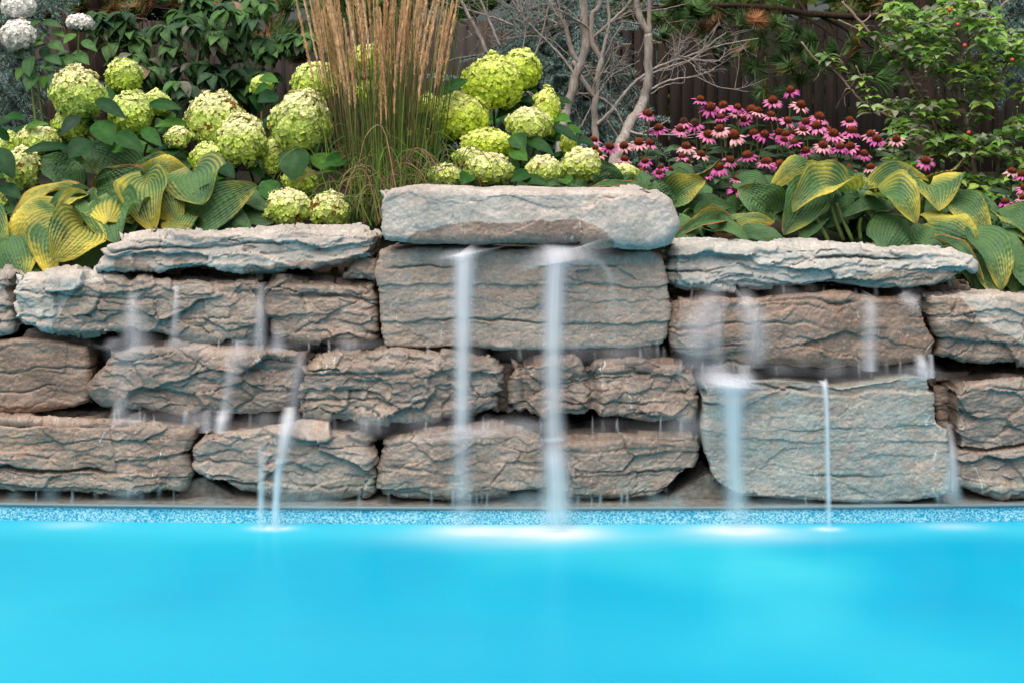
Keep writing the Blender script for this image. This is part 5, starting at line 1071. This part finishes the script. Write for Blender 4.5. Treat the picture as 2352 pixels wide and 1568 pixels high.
coneflowers('low pink coneflowers at the foot of the leaning dead trunk', [f for f in FL if f[0] < 1550], (1470, 470), 61, 3, YC)
coneflowers('pink coneflower clump in front of the fence with two withered heads', [f for f in FL if 1550 <= f[0] < 1762], (1670, 500), 62, 6, YC)
coneflowers('pink coneflower clump against the berried shrub, with the tallest single bloom', [f for f in FL if 1762 <= f[0] < 2200], (1880, 500), 63, 6, YC)
coneflowers('pink coneflowers cut by the right edge beside the draping hosta', [f for f in FL if f[0] >= 2200], (2320, 540), 64, 3, YC)

# ------------------------------------------------------------------ fence, post, trees beyond
def fence():
    t = thing('fence', 'dark weathered board fence with light showing through its gaps behind the garden', 'fence'); rs = np.random.RandomState(9)
    Y = 15.0; mb = MB(); x = -9.5; k = 0
    box = np.array([[0, 0, 0], [1, 0, 0], [1, 1, 0], [0, 1, 0], [0, 0, 1], [1, 0, 1], [1, 1, 1], [0, 1, 1]], float)
    fq = [(0, 3, 2, 1), (4, 5, 6, 7), (0, 1, 5, 4), (1, 2, 6, 5), (2, 3, 7, 6), (3, 0, 4, 7)]
    while x < 9.5:
        gap = rs.uniform(.004, .016) if rs.uniform() < .8 else .002
        if -3.0 < x < -1.9 or 1.0 < x < 1.6: gap = rs.uniform(.016, .026)
        wd = .127-gap; z1 = 2.56+rs.uniform(-.015, .015)
        v = box*np.array([wd, .02, z1-.8])+np.array([x, Y+rs.uniform(-.004, .004), .8]); v[4:, 0] += rs.normal(0, .002)
        mb.add(v, fq, None, (rs.uniform(0, 1), rs.uniform(0, 1), 0, 1)); x += .127
    mb.build('board_panel', M_FENCE, t, smooth=False)
    for z in (1.2, 1.78, 2.36):
        mb = MB(); v = box*np.array([19, .045, .09])+np.array([-9.5, Y+.026, z]); mb.add(v, fq, None, (.2, .5, 0, 1)); mb.build('rail', M_FENCE, t, smooth=False)
    for i in range(8):
        mb = MB(); v = box*np.array([.1, .1, 1.7])+np.array([-9.3+i*2.6, Y+.075, .8]); mb.add(v, fq, None, (.2, .5, 0, 1)); mb.build('post', M_FENCE, t, smooth=False)
fence()
mb = MB(); branchy(mb, [(8, 330), (14, 220), (20, 120), (22, 100)], .028, .026, 9.0, np.random.RandomState(2), twigs=0)
o = mb.build('wooden_post', M_POST, loc=P(8, 330, 9.0)); tag(o, 'round grey wooden post under the white hydrangea heads at the left edge', 'post')
def far_tree(label, x, Y, rx, z0, z1, seed, cols):
    t = thing('broadleaf_tree', label, 'tree', 'trees beyond the fence'); rs = np.random.RandomState(seed)
    mb = MB(); cx = (x-1176)/F*Y; tube(mb, smooth_path([(cx, Y, .8), (cx+.1, Y, z0+.5), (cx, Y, z1*.8)], 10), np.linspace(.16, .05, 10), 8); mb.build('trunk', M_BARK, t)
    n = 9000; d = rs.normal(0, 1, (n, 3)); d /= np.linalg.norm(d, axis=1)[:, None]; r = rs.uniform(.35, 1, n)**.5
    c = np.array([cx, Y, (z0+z1)/2])+d*r[:, None]*np.array([rx, rx, (z1-z0)/2]); keep = vn(c[:, 0]*1.6, c[:, 2]*1.6+c[:, 1], seed) > .38; c = c[keep]; n = len(c)
    a = rs.normal(0, 1, (n, 3)); a /= np.linalg.norm(a, axis=1)[:, None]; b = np.cross(a, rs.normal(0, 1, (n, 3))); b /= np.linalg.norm(b, axis=1)[:, None]
    s = rs.uniform(.06, .13, (n, 1)); V = np.stack([c-a*s, c+b*s*.5, c+a*s, c-b*s*.5], 1).reshape(-1, 3)
    col = np.array(cols)[rs.randint(0, len(cols), n)]*rs.uniform(.7, 1.3, (n, 1)); C = np.repeat(np.concatenate([col, np.ones((n, 1))], 1), 4, 0)
    mb = MB(); mb.add(V, np.arange(n*4).reshape(-1, 4), None, C); mb.build('crown', M_LEAF, t)
YG = [(.10, .13, .025), (.14, .17, .03), (.07, .10, .03)]
far_tree('yellow-green tree beyond the fence, seen over it left of the berried shrub', 1840, 22, 2.3, .9, 5.2, 1, YG)
far_tree('yellow-green tree beyond the fence, seen over it right of the dead tree', 1590, 24, 1.6, 1.0, 4.4, 2, YG)
far_tree('tree beyond the fence behind the berried shrub at the right', 2260, 21, 2.2, .9, 5.0, 3, YG)
DKG = [(.02, .04, .016), (.03, .055, .02), (.016, .03, .016)]
far_tree('dark tree beyond the fence above the leafy shrub', 520, 19, 2.4, 3.3, 5.4, 4, DKG)
far_tree('dark tree beyond the fence behind the feather grass plumes', 900, 20, 2.2, 3.3, 5.6, 5, DKG)
far_tree('dark tree beyond the fence behind the blue spruce', 1280, 21, 2.2, 3.2, 5.4, 6, DKG)
far_tree('dark tree beyond the fence at the far left', 120, 19, 2.2, 2.45, 5.0, 7, DKG)
